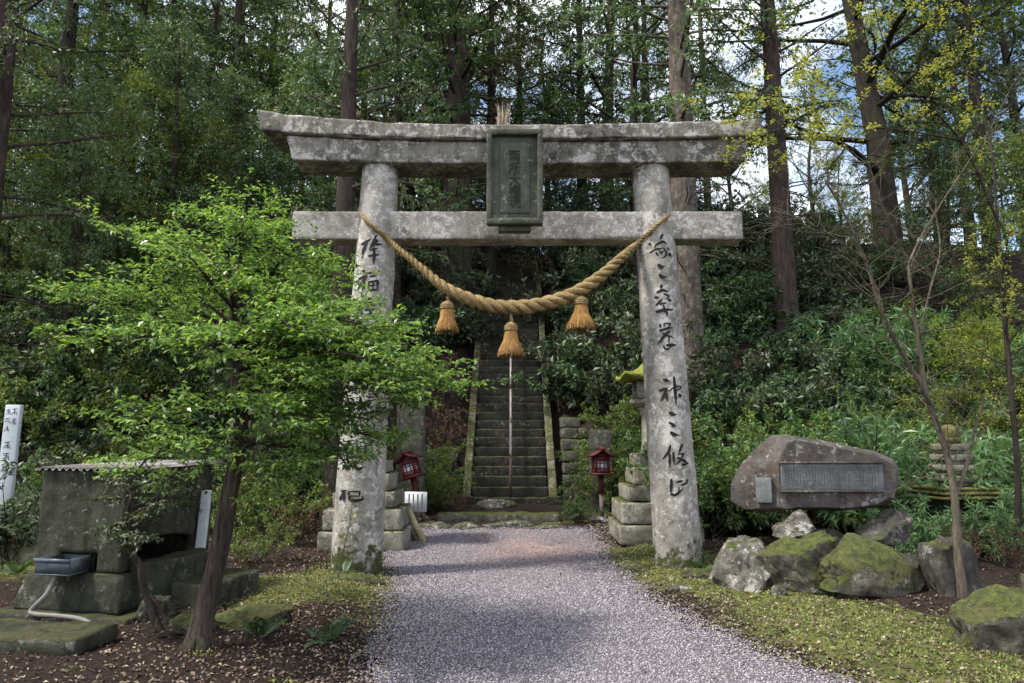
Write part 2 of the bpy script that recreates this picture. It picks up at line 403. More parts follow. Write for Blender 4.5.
def axis(lo, hi, fine_lo, fine_hi, step, g=1.09):
    a = list(np.arange(fine_lo, fine_hi, step)); s = step
    x = a[-1]
    while x < hi: s *= g; x += s; a.append(x)
    s = step; x = a[0]; pre = []
    while x > lo: s *= g; x -= s; pre.append(x)
    return np.array(pre[::-1]+a)
xs = axis(-160, 160, -8, 8, .11); ys = axis(-60, 220, 3, 19, .11)
XX, YY = np.meshgrid(xs, ys); ZZ = ground(XX, YY)
nx_, ny_ = len(xs), len(ys)
idx = np.arange(nx_*ny_).reshape(ny_, nx_)
Q = np.stack([idx[:-1, :-1], idx[:-1, 1:], idx[1:, 1:], idx[1:, :-1]], -1).reshape(-1, 4)
gm = MB().add(np.stack([XX, YY, ZZ], -1).reshape(-1, 3), Q).mesh('ground', ground_material(), True)
at_ = gm.attributes.new('moss', 'FLOAT', 'POINT'); at_.data.foreach_set('value', moss_amount(XX, YY).astype(np.float32).ravel())
tag(link('ground', gm), kind='structure')

# gravel path
def path_material():
    m, nt, b, out = newmat('gravel_bed'); n = N(nt); co = n.coord()
    f = n.noise(55, 6, .8, co); v = n.voro(60, co)
    dst = n.node('ShaderNodeAttribute'); dst.attribute_name = 'dust'
    c = n.mix(n.ramp(f, [(.3, 0), (.7, 1)]), (.055,.048,.052), (.18,.16,.175))
    # reddish granite dust patch near the far end
    c = n.mix(n.math('MULTIPLY', n.math('MULTIPLY', dst.outputs['Fac'], n.ramp(n.noise(1.6, 6, .7, co, .4), [(.34, 0), (.55, 1)])), .8), c, (.36,.235,.19))
    n.put(b.inputs['Base Color'], c); b.inputs['Roughness'].default_value = .95
    n.put(b.inputs['Normal'], n.bump(v, .9, .02)); return m
py_ = axis(-12, 14.3, 3, 14.2, .07); py_ = py_[py_ < 12.1]
tt = np.linspace(0, 1, 46)
wl = .08*np.sin(py_*3.1)+.07*np.sin(py_*7.3+1)+.04*np.sin(py_*17); wr = .08*np.sin(py_*2.3+2)+.06*np.sin(py_*6.7)+.04*np.sin(py_*15.7)
lx = path_l(py_)+wl; rx = path_r(py_)+wr
PX = lx[:, None]+(rx-lx)[:, None]*tt; PY = np.repeat(py_[:, None], 46, 1)
PZ = ground(PX, PY)+.010*np.sin(np.pi*tt)[None, :]**.3+.004
idx = np.arange(PX.size).reshape(PX.shape)
Q = np.stack([idx[:-1, :-1], idx[:-1, 1:], idx[1:, 1:], idx[1:, :-1]], -1).reshape(-1, 4)
pm = MB().add(np.stack([PX, PY, PZ], -1).reshape(-1, 3), Q).mesh('path', path_material(), True)
da = pm.attributes.new('dust', 'FLOAT', 'POINT'); da.data.foreach_set('value', np.exp(-((PX-.35)/1.0)**2-((PY-10.3)/1.6)**2).astype(np.float32).ravel())
tag(link('path', pm), kind='structure')

def scatter_stones(n, xy, size, name, mat, flat=.7, lift=.3):
    x, y = xy; z = ground(x, y)+.012
    s = size
    O = np.array([(1,0,0),(-.9,.2,0),(0,1,.1),(.1,-1,0),(0,.1,1),(0,0,-1)], float)
    th = RNG.uniform(0, 6.28, n); c, sn = np.cos(th), np.sin(th)
    V = np.repeat(O[None], n, 0)*RNG.uniform(.6, 1.15, (n, 6, 3))
    V[:, :, 2] *= flat; V *= s[:, None, None]
    Vx = V[:, :, 0]*c[:, None]-V[:, :, 1]*sn[:, None]; Vy = V[:, :, 0]*sn[:, None]+V[:, :, 1]*c[:, None]
    W = np.stack([Vx+x[:, None], Vy+y[:, None], V[:, :, 2]+(z+s*lift)[:, None]], -1)
    T = np.array([(0,2,4),(2,1,4),(1,3,4),(3,0,4),(2,0,5),(1,2,5),(3,1,5),(0,3,5)])
    Fa = (T[None]+6*np.arange(n)[:, None, None]).reshape(-1, 3)
    return MB().add(W.reshape(-1, 3), Fa).mesh(name, mat, False)
n_ = 95000
yy = 3.6+(12.2-3.6)*RNG.random(n_)**1.5+RNG.normal(0, .14, n_)
tq = RNG.random(n_)
xx = path_l(yy)+(path_r(yy)-path_l(yy))*tq+RNG.normal(0, .13, n_)
keep = RNG.random(n_) > .8*np.exp(-((xx-.35)/.95)**2-((yy-10.2)/1.5)**2)
xx, yy = xx[keep], yy[keep]; n_ = len(xx)
tag(link('gravel', scatter_stones(n_, (xx, yy), RNG.uniform(.0045, .0105, n_)*(1+.05*yy), 'gravel', M['gravel_stones'])),
    'loose lilac grey gravel covering the path under the stone gate', 'gravel', kind='stuff')

# ------------------------------------------------------------------ leaves
def norm(v): return v/(np.linalg.norm(v, axis=-1, keepdims=True)+1e-9)
def leaf_quads(mb, P, D, Nn, l, w, bend=.15, mi=0):
    n = len(P)
    if n == 0: return
    l = np.broadcast_to(np.asarray(l, float), (n,))[:, None]; w = np.broadcast_to(np.asarray(w, float), (n,))[:, None]
    D = norm(D); S = norm(np.cross(D, Nn)); Nn = norm(np.cross(S, D))
    mid = P+D*l*.45+Nn*l*bend*.4
    V = np.stack([P, mid+S*w*.5, P+D*l-Nn*l*bend, mid-S*w*.5], 1)
    Fq = (np.arange(4)[None]+4*np.arange(n)[:, None])
    mb.add(V.reshape(-1, 3), Fq, mi)
def runit(rng, n):
    v = rng.normal(size=(n, 3)); return norm(v)

# leaf litter
def litter(n, x, y, size, name, label, mats, lift=.012):
    P = np.stack([x, y, ground(x, y)+lift*RNG.random(n)+.006], -1)
    D = runit(RNG, n); D[:, 2] *= .3
    Nn = np.tile((0, 0, 1.), (n, 1))+.35*runit(RNG, n)
    mb = MB(); leaf_quads(mb, P, D, Nn, size, size*.5, .2)
    tag(link(name, mb.mesh(name, mats)), label, 'fallen leaves', kind='stuff')
n_ = 36000
y = 3.4+10.5*RNG.random(n_)**1.3; x = np.where(RNG.random(n_) < .55, path_l(y)+.1-RNG.exponential(1.6, n_), path_r(y)-.1+RNG.exponential(1.5, n_))
xg = np.where(RNG.random(n_) < .05, RNG.uniform(-1, 2, n_), x)
litter(n_, xg, y, RNG.uniform(.02, .048, n_), 'fallen_leaves', 'brown and tan fallen leaves scattered over the ground beside the path', M['litter'])
n_ = 26000
x = RNG.uniform(-14, 14, n_); y = 13.2+14*RNG.random(n_); k = np.abs(x+.05) > 1.35
litter(int(k.sum()), x[k], y[k], RNG.uniform(.05, .13, int(k.sum())), 'slope_litter', 'purple brown leaf litter covering the slopes beside the stairs', M['litter'], .05)

# moss blades
n_ = 120000
y = 3.5+10.2*RNG.random(n_)**1.2; x = RNG.uniform(-7.5, 5.2, n_)
side = np.maximum(path_l(y)-x, x-path_r(y))
k = (moss_amount(x, y)+.35*wob(x, y, 5.5, 3)+.25*wob(x, y, 13, 1) > .5) & (side > -.03+.1*RNG.random(n_))
x, y = x[k], y[k]; n_ = len(x)
P = np.stack([x, y, ground(x, y)], -1); D = runit(RNG, n_)*.9; D[:, 2] = np.abs(D[:, 2])+.5
mb = MB(); leaf_quads(mb, P, D, runit(RNG, n_), RNG.uniform(.012, .035, n_), .012, .3)
tag(link('moss', mb.mesh('moss', M['moss_blade'])), 'short yellow green moss and grass growing beside the path', 'moss', kind='stuff')

# ------------------------------------------------------------------ torii gate
TY = 8.5
c0 = (0.06, TY, 0.0)
gate = thing('torii_gate', 'tall weathered stone torii gate standing across the gravel path', 'gate', c0)
def L_(px, py, Y): return at(px, py, Y)-np.array(c0)

def pillar(bot, top, rb, rt, seed):
    n = 46; tz = np.linspace(0, 1, n)
    bot = np.array(bot); top = np.array(top)
    seg = 40
    mb = MB(); V = []
    th = np.linspace(0, 2*math.pi, seg, endpoint=False)
    for t in tz:
        c = bot+(top-bot)*t; r = rb+(rt-rb)*t**.85
        if t > .985: r *= .97
        for a in th:
            p = np.array((c[0]+r*math.cos(a), c[1]+r*math.sin(a), c[2]))
            d = .010*nz(p, 2.2, seed)+.005*nz(p, 8, seed+5)
            V.append((c[0]+(r+d)*math.cos(a), c[1]+(r+d)*math.sin(a), c[2]))
    idx = np.arange(n*seg).reshape(n, seg); nx = np.roll(idx, -1, 1)
    mb.add(V, np.stack([idx[:-1], nx[:-1], nx[1:], idx[1:]], -1).reshape(-1, 4))
    mb.lp.append(idx[-1]); mb.ct.append([seg]); mb.mi.append([0])
    return mb.build('pillar', M['torii'], gate, True)
PIL = {}
for nm, b_, t_, rb, rt, sd in (('l', (355,573), (381,166), .315, .232, 1.), ('r', (680,570), (650,166), .30, .232, 4.)):
    B = L_(*b_, TY); B[2] = -.12; T = L_(*t_, TY); T[2] += .05
    PIL[nm] = (B, T, rb, rt, pillar(B, T, rb, rt, sd))

def on_pillar(nm, px, py, proud=.006):
    """local point on the pillar's front surface that the photo shows at px,py"""
    B, T, rb, rt, _ = PIL[nm]
    Y = TY-.25
    for _ in range(4):
        p = L_(px, py, Y); t = np.clip((p[2]-B[2])/(T[2]-B[2]), 0, 1)
        c = B+(T-B)*t; r = rb+(rt-rb)*t**.85+proud
        dx = np.clip((p[0]-c[0])/r, -.995, .995)
        Y = TY+c[1]-r*math.sqrt(1-dx*dx)
    return L_(px, py, Y)

def brush(mb, pts, w, surf, wpx):
    """one brush stroke as a ribbon following the surface; pts in photo pixels"""
    P = np.array(pts, float); seg = np.linalg.norm(np.diff(P, axis=0), axis=1); s = np.concatenate([[0], np.cumsum(seg)])
    if s[-1] < 1e-6: return
    n = max(6, int(s[-1]/.8))
    t = np.linspace(0, s[-1], n); C = np.stack([np.interp(t, s, P[:, 0]), np.interp(t, s, P[:, 1])], -1)
    if len(P) > 2:
        for _ in range(2): C[1:-1] = (C[:-2]+2*C[1:-1]+C[2:])/4
    T = np.gradient(C, axis=0); T /= np.linalg.norm(T, axis=1)[:, None]+1e-9
    S = np.stack([-T[:, 1], T[:, 0]], -1); u = t/s[-1]
    ww = w*.5*(.55+.45*np.minimum(1, (u+.05)/.18))*(1-.62*np.maximum(0, (u-.55)/.45)**1.4)*(1+.1*np.sin(u*9+w))
    C2 = np.concatenate([[C[0]-T[0]*w*.25], C, [C[-1]+T[-1]*w*.3]]); S2 = np.concatenate([S[:1], S, S[-1:]]); w2 = np.concatenate([[w*.12], ww, [w*.06]])
    V = []
    for c, sd, h in zip(C2, S2, w2):
        for k in (-1, 0, 1): V.append(surf(c[0]+sd[0]*h*k, c[1]+sd[1]*h*k))
    m = len(C2); i = np.arange(m*3).reshape(m, 3)
    mb.add(V, np.concatenate([np.stack([i[:-1, k], i[:-1, k+1], i[1:, k+1], i[1:, k]], -1) for k in (0, 1)]))

VIEW = {'A': (350,230,7.58), 'B': (335,435,9.11), 'C': (640,225,10.5), 'D': (645,280,8.54), 'E': (650,370,9.76), 'F': (655,435,9.76)}
GLY = [('l','A',[([(88,108),(120,92),(152,72)],20),([(132,80),(115,120),(100,160),(90,205)],20),([(200,40),(175,90),(150,125)],14),([(182,80),(212,74),(180,112),(145,142)],14),([(175,92),(205,110),(242,108)],16),([(150,152),(208,138)],13),([(140,197),(222,186)],16),([(182,138),(186,200),(176,258)],18)]),
 ('l','A',[([(95,308),(122,322)],22),([(66,372),(132,340)],17),([(125,345),(95,390),(58,448)],17),([(102,372),(106,420),(90,468)],17),([(135,327),(216,315)],15),([(150,352),(202,345)],12),([(140,395),(212,383),(206,458)],15),([(144,395),(140,452)],12),([(150,422),(196,416)],9),([(140,456),(206,450)],12),([(175,395),(172,450)],8)]),
 ('l','A',[([(118,522),(85,562)],16),([(58,582),(128,554)],14),([(97,545),(75,610),(38,642)],16),([(85,590),(88,660)],14),([(128,526),(162,514)],12),([(122,552),(182,545)],11),([(128,580),(187,574)],11),([(110,610),(192,600)],12),([(141,520),(140,600)],9),([(165,518),(160,600)],9),([(128,636),(172,630)],11),([(150,612),(187,682)],14),([(124,640),(98,684)],12)]),
 ('l','B',[([(108,150),(114,252)],22),([(120,140),(232,128),(222,242)],20),([(155,150),(160,240)],13),([(120,198),(222,192)],12),([(115,245),(225,240)],14),([(82,278),(108,312),(152,268)],24),([(182,294),(222,312),(258,292)],26)]),
 ('l','B',[([(42,585),(90,512)],22),([(80,530),(80,606)],20),([(55,512),(105,508)],18),([(125,518),(130,580),(180,602),(258,586),(250,556)],26),([(122,516),(232,514)],14),([(226,518),(220,558)],16),([(150,556),(222,555)],11)]),
 ('r','C',[([(238,98),(213,148)],24),([(166,208),(245,170),(284,198)],22),([(95,192),(118,218)],26),([(106,294),(160,255),(250,240)],17),([(248,242),(284,290),(266,330),(228,348)],16),([(167,205),(150,240)],14),([(168,288),(192,318)],20),([(203,268),(228,308)],16),([(244,268),(224,302)],14),([(288,238),(302,262)],16),([(306,300),(324,320)],28)]),
 ('r','C',[([(192,418),(224,446),(250,434)],34)]), ('r','C',[([(204,524),(240,552),(266,545)],34)]),
 ('r','D',[([(142,42),(134,72)],22),([(102,107),(150,85),(194,96)],22),([(82,150),(118,150)],20),([(158,118),(208,134),(180,165)],14),([(94,216),(150,160)],17),([(198,162),(218,182)],20),([(128,206),(182,194)],15),([(98,271),(160,256),(238,250)],24),([(160,215),(166,260)],14),([(164,264),(196,284),(184,304)],15)]),
 ('r','D',[([(130,376),(130,408)],16),([(165,368),(164,402)],12),([(175,372),(222,370),(194,406)],14),([(122,432),(180,416),(232,404)],18),([(207,434),(160,480),(108,547)],17),([(150,462),(218,445)],14),([(125,532),(180,470),(244,490)],14),([(206,490),(204,540)],12),([(160,558),(165,586),(200,592),(222,570)],13),([(188,556),(264,555)],24)]),
 ('r','E',[([(133,93),(184,106)],28),([(90,202),(168,174)],23),([(166,180),(140,240),(106,298)],24),([(160,225),(165,298)],22),([(182,206),(216,185)],12),([(235,68),(245,200),(256,338)],26),([(212,182),(280,155),(307,165),(290,190),(250,200)],14),([(286,236),(302,264)],28)]),
 ('r','E',[([(192,413),(225,436),(254,434)],30)]), ('r','E',[([(188,513),(244,542)],22),([(212,552),(254,546)],13)]), ('r','E',[([(203,608),(235,632),(274,634)],32)]),
 ('r','F',[([(152,102),(130,170),(78,232)],28),([(145,188),(140,308)],24),([(180,168),(185,274)],26),([(267,92),(234,178)],24),([(222,192),(288,176)],15),([(282,180),(255,240),(202,292)],19),([(218,220),(280,245),(324,278)],23),([(262,292),(322,280)],22)]),
 ('r','F',[([(160,433),(155,574)],30),([(155,576),(200,588),(272,528)],26),([(212,462),(272,446)],24),([(312,433),(310,470),(252,492)],22),([(236,508),(230,562)],15)])]
for nm, vw, strokes in GLY:
    mb = MB(); ox, oy, s_ = VIEW[vw]
    for q_, (pts, w) in enumerate(strokes): brush(mb, [(ox+a/s_, oy+b/s_) for a, b in pts], w/s_*(1.16 if vw != 'F' else 1.0), lambda a, b, nm=nm, q_=q_: on_pillar(nm, a, b, .006+.0004*q_), w/s_)
    mb.build('character', M['ink'], PIL[nm][4])

def beam(name, xl_, xr_, zc, rise, y0, y1, h0, h1, mat, slant=0.0, topcurve=0.0, seed=0., amp=.008, chip=.05, over=0.0, power=2.4, rr_=1.0):
    """long stone beam: x from xl to xr, bottom z = zc + rise*|u|^power, height h0 mid to h1 end; ends slanted"""
    n = 60; mb = MB(); V = []
    nz_ = 7; ny = 8
    sec = []
    for j in range(ny+1): sec.append((j/ny, 0.))
    for j in range(1, nz_+1): sec.append((1., j/nz_))
    for j in range(1, ny+1): sec.append((1-j/ny, 1.))
    for j in range(1, nz_): sec.append((0., 1-j/nz_))
    k = len(sec)
    for i in range(n+1):
        u = -1+2*i/n
        up = rise*abs(u)**power*(1 if u < 0 else rr_)
        h = h0+(h1-h0)*abs(u)**power*(1 if u < 0 else .5+.5*rr_)
        for (a, b) in sec:
            sl = slant*(b-1)*np.sign(u)*abs(u)**12
            x = (xl_+xr_)/2+(xr_-xl_)/2*u+sl
            yv = y0+(y1-y0)*a; z = zc+up+h*b+over*b*math.sin(a*math.pi)
            if a == 0.: yv -= 0
            V.append((x, yv, z))
    V = np.array(V); idx = np.arange((n+1)*k).reshape(n+1, k); nx = np.roll(idx, -1, 1)
    mb.add(V, np.stack([idx[:-1], idx[1:], nx[1:], nx[:-1]], -1).reshape(-1, 4))
    for r_ in (0, n):
        c = V[idx[r_]].mean(0); b0 = mb.n; mb.add([c], np.zeros((0, 4), int))
        ring = idx[r_]
        mb.lp.append(np.concatenate([[ring[q], ring[(q+1) % k], b0] for q in range(k)])); mb.ct.append([3]*k); mb.mi.append([0]*k)
    me = mb.mesh(name, mat, True)
    weather(me, bev=.018, res=.22, amp=amp, scale=5, seed=seed, chip=chip, segs=2)
    return link(name, me, gate)

# lower lintel, top lintel, tie beam
yf = -0.27
zb = L_(510,163,TY+yf)[2]; zm = L_(510,141,TY+yf)[2]; zt = L_(510,125,TY+yf-.05)[2]
xl, xr = L_(285,150,TY+yf)[0], L_(751,150,TY+yf)[0]
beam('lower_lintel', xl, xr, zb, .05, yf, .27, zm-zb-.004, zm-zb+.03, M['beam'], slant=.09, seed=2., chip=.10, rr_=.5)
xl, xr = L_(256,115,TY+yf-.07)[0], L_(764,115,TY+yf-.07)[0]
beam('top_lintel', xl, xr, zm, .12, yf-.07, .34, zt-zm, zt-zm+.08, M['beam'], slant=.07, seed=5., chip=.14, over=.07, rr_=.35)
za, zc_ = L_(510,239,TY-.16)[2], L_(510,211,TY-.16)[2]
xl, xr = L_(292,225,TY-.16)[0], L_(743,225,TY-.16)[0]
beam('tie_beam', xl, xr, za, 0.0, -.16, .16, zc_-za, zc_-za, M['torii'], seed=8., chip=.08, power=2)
# strut between the beams behind the plaque
mb = MB(); mb.box(-.16, .16, -.12, .12, zc_-.01, zb+.02); link('strut', weather(mb.mesh('strut', M['beam']), .02, .12, .006), gate).location = (L_(514,180,TY)[0], 0, 0)

# plaque
pY = TY-.46
pl = L_(487,132,pY); pr = L_(543,224,pY)
pw, ph = pr[0]-pl[0], pl[2]-pr[2]
mb = MB(); mb.box(-pw/2+.03, pw/2-.03, .0, .12, -ph/2+.03, ph/2-.03)
tilt = R(5)
plq = link('plaque', weather(mb.mesh('plaque', M['plaque']), .01, .06, .004, 8), gate)
plq.location = ((pl[0]+pr[0])/2, -.46, (pl[2]+pr[2])/2); plq.rotation_euler = (tilt, 0, 0)
mb = MB()
for (x0, x1, z0, z1) in ((-pw/2, pw/2, ph/2-.075, ph/2), (-pw/2, pw/2, -ph/2, -ph/2+.075), (-pw/2, -pw/2+.065, -ph/2+.06, ph/2-.06), (pw/2-.065, pw/2, -ph/2+.06, ph/2-.06)):
    m2 = MB(); m2.box(x0, x1, -.075, .10, z0, z1); me = weather(m2.mesh('f', M['plaque']), .014, .06, .005, 9)
    V = np.zeros(len(me.vertices)*3); me.vertices.foreach_get('co', V); mb.add(V.reshape(-1, 3), [list(p.vertices) for p in me.polygons]); bpy.data.meshes.remove(me)
mb.build('frame', M['plaque'], plq, True)
# inner raised field
mb = MB(); fw, fh = pw*.54, ph*.74
mb.box(-fw/2, fw/2, -.014, .02, -fh/2-.01, fh/2-.01)
link('field', weather(mb.mesh('field', M['plaque']), .008, .06, .003, 9), plq)
mb = MB(); mb.box(-.2, .2, .02, .19, -ph/2-.07, -ph/2+.01)
link('bracket', weather(mb.mesh('bracket', M['plaque']), .015, .08, .005), plq)
def kanji(ch, size, depth):
    cu = bpy.data.curves.new('glyph', 'FONT'); cu.body = ch; cu.size = size; cu.extrude = depth; cu.align_x = 'CENTER'; cu.align_y = 'CENTER'
    o = bpy.data.objects.new('glyph', cu); COL.objects.link(o)
    dg = bpy.context.evaluated_depsgraph_get(); dg.update()
    me = bpy.data.meshes.new_from_object(o.evaluated_get(dg)); bpy.data.objects.remove(o); bpy.data.curves.remove(cu)
    V = np.zeros(len(me.vertices)*3); me.vertices.foreach_get('co', V); V = V.reshape(-1, 3); Fc = [list(p.vertices) for p in me.polygons]
    bpy.data.meshes.remove(me)
    if len(V) == 0: return V, Fc
    V = V-[(V[:, 0].min()+V[:, 0].max())/2, (V[:, 1].min()+V[:, 1].max())/2, 0]
    return V, Fc
for ch, yp in zip('兩所大権現', (156.5, 168.5, 180.3, 191., 203.)):
    V, Fc = kanji(ch, .155, .004)
    if len(V): MB().add(np.stack([V[:, 0], -V[:, 2]-.020, V[:, 1]+(178-yp)*pw/56], -1), Fc).build('character', M['engrave'], plq)

# dry grass tuft growing on the top lintel
gp = at(503, 124, TY-.1)
tf = MB()
for i in range(46):
    a = random.uniform(0, 6.28); rr = random.uniform(0, .09); h = random.uniform(.12, .33); ln = random.uniform(.0, .07)
    p0 = np.array((rr*math.cos(a), rr*.6*math.sin(a), -.03)); p1 = p0+(ln*.3*math.cos(a), ln*.3*math.sin(a), h*.6); p2 = p0+(ln*math.cos(a), ln*math.sin(a), h)
    tf.tube([p0, p1, p2], [.006, .005, .002], 3, False)
M['drygrass'] = islandmat('dry_grass', [(.30,.25,.17), (.42,.36,.26), (.2,.16,.1)])
t = tf.build('dry_grass_tuft', M['drygrass'], None, False, (gp[0], gp[1], gp[2]))
tag(t, 'dry straw-coloured grass tuft growing on top of the torii lintel', 'grass tuft')

# ------------------------------------------------------------------ straw rope
def catmull(P, n):
    P = np.asarray(P, float); P = np.concatenate([[2*P[0]-P[1]], P, [2*P[-1]-P[-2]]])
    out = []
    m = len(P)-3
    for s in np.linspace(0, m-1e-6, n):
        i = int(s); t = s-i; a, b, c, d = P[i:i+4]
        out.append(.5*((2*b)+(-a+c)*t+(2*a-5*b+4*c-d)*t*t+(-a+3*b-3*c+d)*t**3))
    return np.array(out)
def around(nm, px, py, pr_): return on_pillar(nm, px, py, pr_)+np.array(c0)
pts = [at(366,203,8.62), at(359.5,210,8.50)]
pts += [around('l', x_, y_, .035) for x_, y_ in ((365,219),(376,229),(388,239))]
pts += [at(402,252,8.21), at(420,267,8.17), at(440,284,8.12), at(462,296,8.10), at(490,305,8.1), at(517,307,8.1), at(545,303.5,8.1), at(575,293,8.1), at(602,275,8.12), at(622,257,8.15)]
pts += [around('r', x_, y_, .035) for x_, y_ in ((638,243),(652,230),(663,220))]
pts += [at(672,212,8.48), at(668,205,8.62)]
C = catmull(pts, 420)
dl = np.concatenate([[0], np.cumsum(np.linalg.norm(np.diff(C, axis=0), axis=1))]); u = dl/dl[-1]
Tn = np.gradient(C, axis=0); Tn = norm(Tn); A = norm(np.cross(Tn, np.array((0, 0, 1.)))); Bn = np.cross(A, Tn)
prof = np.interp(u, [0, .16, .26, .38, .52, .64, .76, .85, 1.], [.022, .026, .046, .075, .086, .081, .055, .029, .022])
rope = MB()
pit = 2*math.pi*7.5
# denser twist at thin ends: phase integrates 1/radius
ph_ = np.cumsum(np.gradient(dl)/(prof*5.2))*2*math.pi/1.0
for k in range(3):
    a = -ph_+k*2*math.pi/3
    off = (np.cos(a)[:, None]*A+np.sin(a)[:, None]*Bn)*(prof*.52)[:, None]
    rope.tube(C+off, prof*.54, 12, True, wobble=.05)
def hair(mb, n, fn):
    for _ in range(n):
        p, d, l, r = fn()
        mb.tube([p, p+d*l*.5+np.array((0,0,-.1*l)), p+d*l+np.array((0,0,-.4*l))], [r, r*.8, r*.4], 3, False)
def rope_hair():
    i = random.randint(60, 350); a = random.uniform(0, 6.28)
    o = math.cos(a)*A[i]+math.sin(a)*Bn[i]
    return C[i]+o*prof[i]*.95, norm(Tn[i]*random.choice((-1, 1))+o*.6+np.random.normal(size=3)*.2), random.uniform(.04, .12), .0016
hair(rope, 420, rope_hair)
ro = rope.build('straw_rope', M['straw'], None, True)
tag(ro, 'thick twisted straw rope slung between the two gate pillars', 'rope')

def tassel(px, ytop, ybot, wtop, wbot, Y, label, seed):
    rng = np.random.default_rng(seed)
    top = at(px, ytop, Y); bot = at(px, ybot, Y); h = top[2]-bot[2]; sc_ = Y/F
    r = thing('straw_tassel', label, 'tassel', (bot[0], Y, bot[2]), rng.uniform(0, 1), 'straw tassels hanging from the rope')
    R0, R1 = wtop*sc_/2, wbot*sc_/2
    mb = MB()
    # solid core and many straws
    prof_ = [(R0*.9, h*.86), (R0*1.1, h*.74), ((R0*1.2+R1*.55)*.5, h*.5), (R1*.82, h*.2), (R1*.95, .03), (R1*.6, .05)]
    mb.lathe(prof_[::-1], 28)
    for i in range(330):
        a = rng.uniform(0, 6.28); k = rng.uniform(.9, 1.06); e = rng.normal(0, .012); da = rng.normal(0, .05)
        P = [((R0*.95)*math.cos(a), (R0*.95)*math.sin(a), h*.84)]
        for rr, zz in ((R0*1.18, h*.70), ((R0*1.3+R1*.62)*.5, h*.47), (R1*.88*k, h*.17), (R1*1.0*k, e)):
            P.append((rr*math.cos(a+da), rr*math.sin(a+da), zz))
        mb.tube(P, [.004, .0045, .0045, .004, .003], 3, False)
    mb.build('skirt', M['tassel'], r, False)
    mb = MB()
    for q in range(4):
        th = np.linspace(0, 2*math.pi, 25); rr = R0*(1.12 if q < 3 else .9); z = h*(.80+.055*q)
        mb.tube(np.stack([rr*np.cos(th), rr*np.sin(th), z+0*th], -1), .014, 7, False)
    mb.lathe([(R0*1.0, h*.78), (R0*1.0, h*1.0), (R0*.5, h*1.06)], 16)
    mb.build('collar', M['straw'], r, True)
    mb = MB(); mb.tube([(0, 0, h*1.0), (.01, 0, h*1.12), (0, 0, h*1.24)], .022, 8); mb.build('hanging_cord', M['straw'], r, True)
tassel(447, 303, 331, 11, 23, 8.12, 'left straw tassel hanging below the rope near the left pillar', 1)
tassel(511, 324, 355, 11, 26, 8.10, 'middle straw tassel hanging lowest in front of the stairs', 2)
tassel(581, 298, 329, 12, 29, 8.10, 'right straw tassel, widest one, hanging beside the right pillar', 3)

# ------------------------------------------------------------------ stone stairs
ST = (-.05, 15.5, 0.10)
stairs = thing('stone_staircase', 'long steep mossy stone staircase climbing the dark wooded slope behind the gate', 'stairs', ST)
NS = 42; RISE, TREAD = .222, .252
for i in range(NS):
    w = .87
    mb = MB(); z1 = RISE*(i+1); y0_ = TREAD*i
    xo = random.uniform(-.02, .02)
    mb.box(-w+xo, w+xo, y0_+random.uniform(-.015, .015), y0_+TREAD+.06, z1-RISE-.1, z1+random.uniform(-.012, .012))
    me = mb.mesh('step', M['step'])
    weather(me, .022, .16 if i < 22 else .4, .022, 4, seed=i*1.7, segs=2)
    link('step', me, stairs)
for s in (-1, 1):
    mb = MB()
    n = 14
    for q in range(n):
        y0_, y1_ = -.12+q*.77, -.12+(q+1)*.77-.015
        z0, z1 = y0_*.88+.26, y1_*.88+.26
        x0, x1 = sorted((s*.885, s*1.06))
        mb.add([(x0,y0_,z0-.5),(x1,y0_,z0-.5),(x0,y0_,z0),(x1,y0_,z0),(x0,y1_,z1-.5),(x1,y1_,z1-.5),(x0,y1_,z1),(x1,y1_,z1)], np.array([(0,1,3,2),(4,6,7,5),(0,4,5,1),(2,3,7,6),(0,2,6,4),(1,5,7,3)]))
    me = mb.mesh('kerb', M['kerb']); weather(me, .018, .2, .014, 5, seed=s*3.); link('kerb', me, stairs)
# foot blocks at the bottom of the kerbs
for s in (-1, 1):
    mb = MB(); mb.box(s*.97-.17, s*.97+.17, -.34, -.13, -.2, .28); link('foot_block', weather(mb.mesh('foot_block', M['step']), .03, .1, .02, 5, seed=s), stairs)

rail = thing('handrail', 'slim metal handrail pole running up the middle of the stone stairs', 'handrail', (ST[0]+.02, ST[1], ST[2]))
mb = MB(); top_y = TREAD*(NS-1)
top_y = 5.6; mb.tube([(0, .35, .35+.8), (0, top_y, top_y*.88+.2+.8)], .034, 10); mb.build('rail', M['iron'], rail, True)
for q in range(0, 6):
    yq = .14+q*1.0
    mb = MB(); r_ = .032 if q == 0 else .02
    zt_ = yq*.88+1.05 if q else 1.1
    mb.tube([(0, yq, yq*.88), (0, yq, zt_)], r_, 8); mb.build('post', M['rust'], rail, True)

# stone edging before the stairs
def rough_slab(name, size, mat, bev=.04, res=.09, amp=.03, scale=4, seed=0.):
    mb = MB(); mb.box(-size[0]/2, size[0]/2, -size[1]/2, size[1]/2, 0, size[2]); return weather(mb.mesh(name, mat), bev, res, amp, scale, seed)
p = spot(520, 14.75)
sb = link('edging_stone', rough_slab('edging_stone', (2.3, .32, .2), M['oldstone'], seed=3)); sb.location = (-.25, 13.15, G(0, 13.1)-.05)
tag(sb, 'long low stone kerb laid across the foot of the stairs', 'kerb')
sb = link('edging_stone', rough_slab('edging_stone', (1.35, .28, .18), M['oldstone'], seed=8)); sb.location = (1.62, 13.35, G(1.6, 13.4)-.06)
tag(sb, 'short low stone kerb right of the stairs, behind the red box lantern', 'kerb')

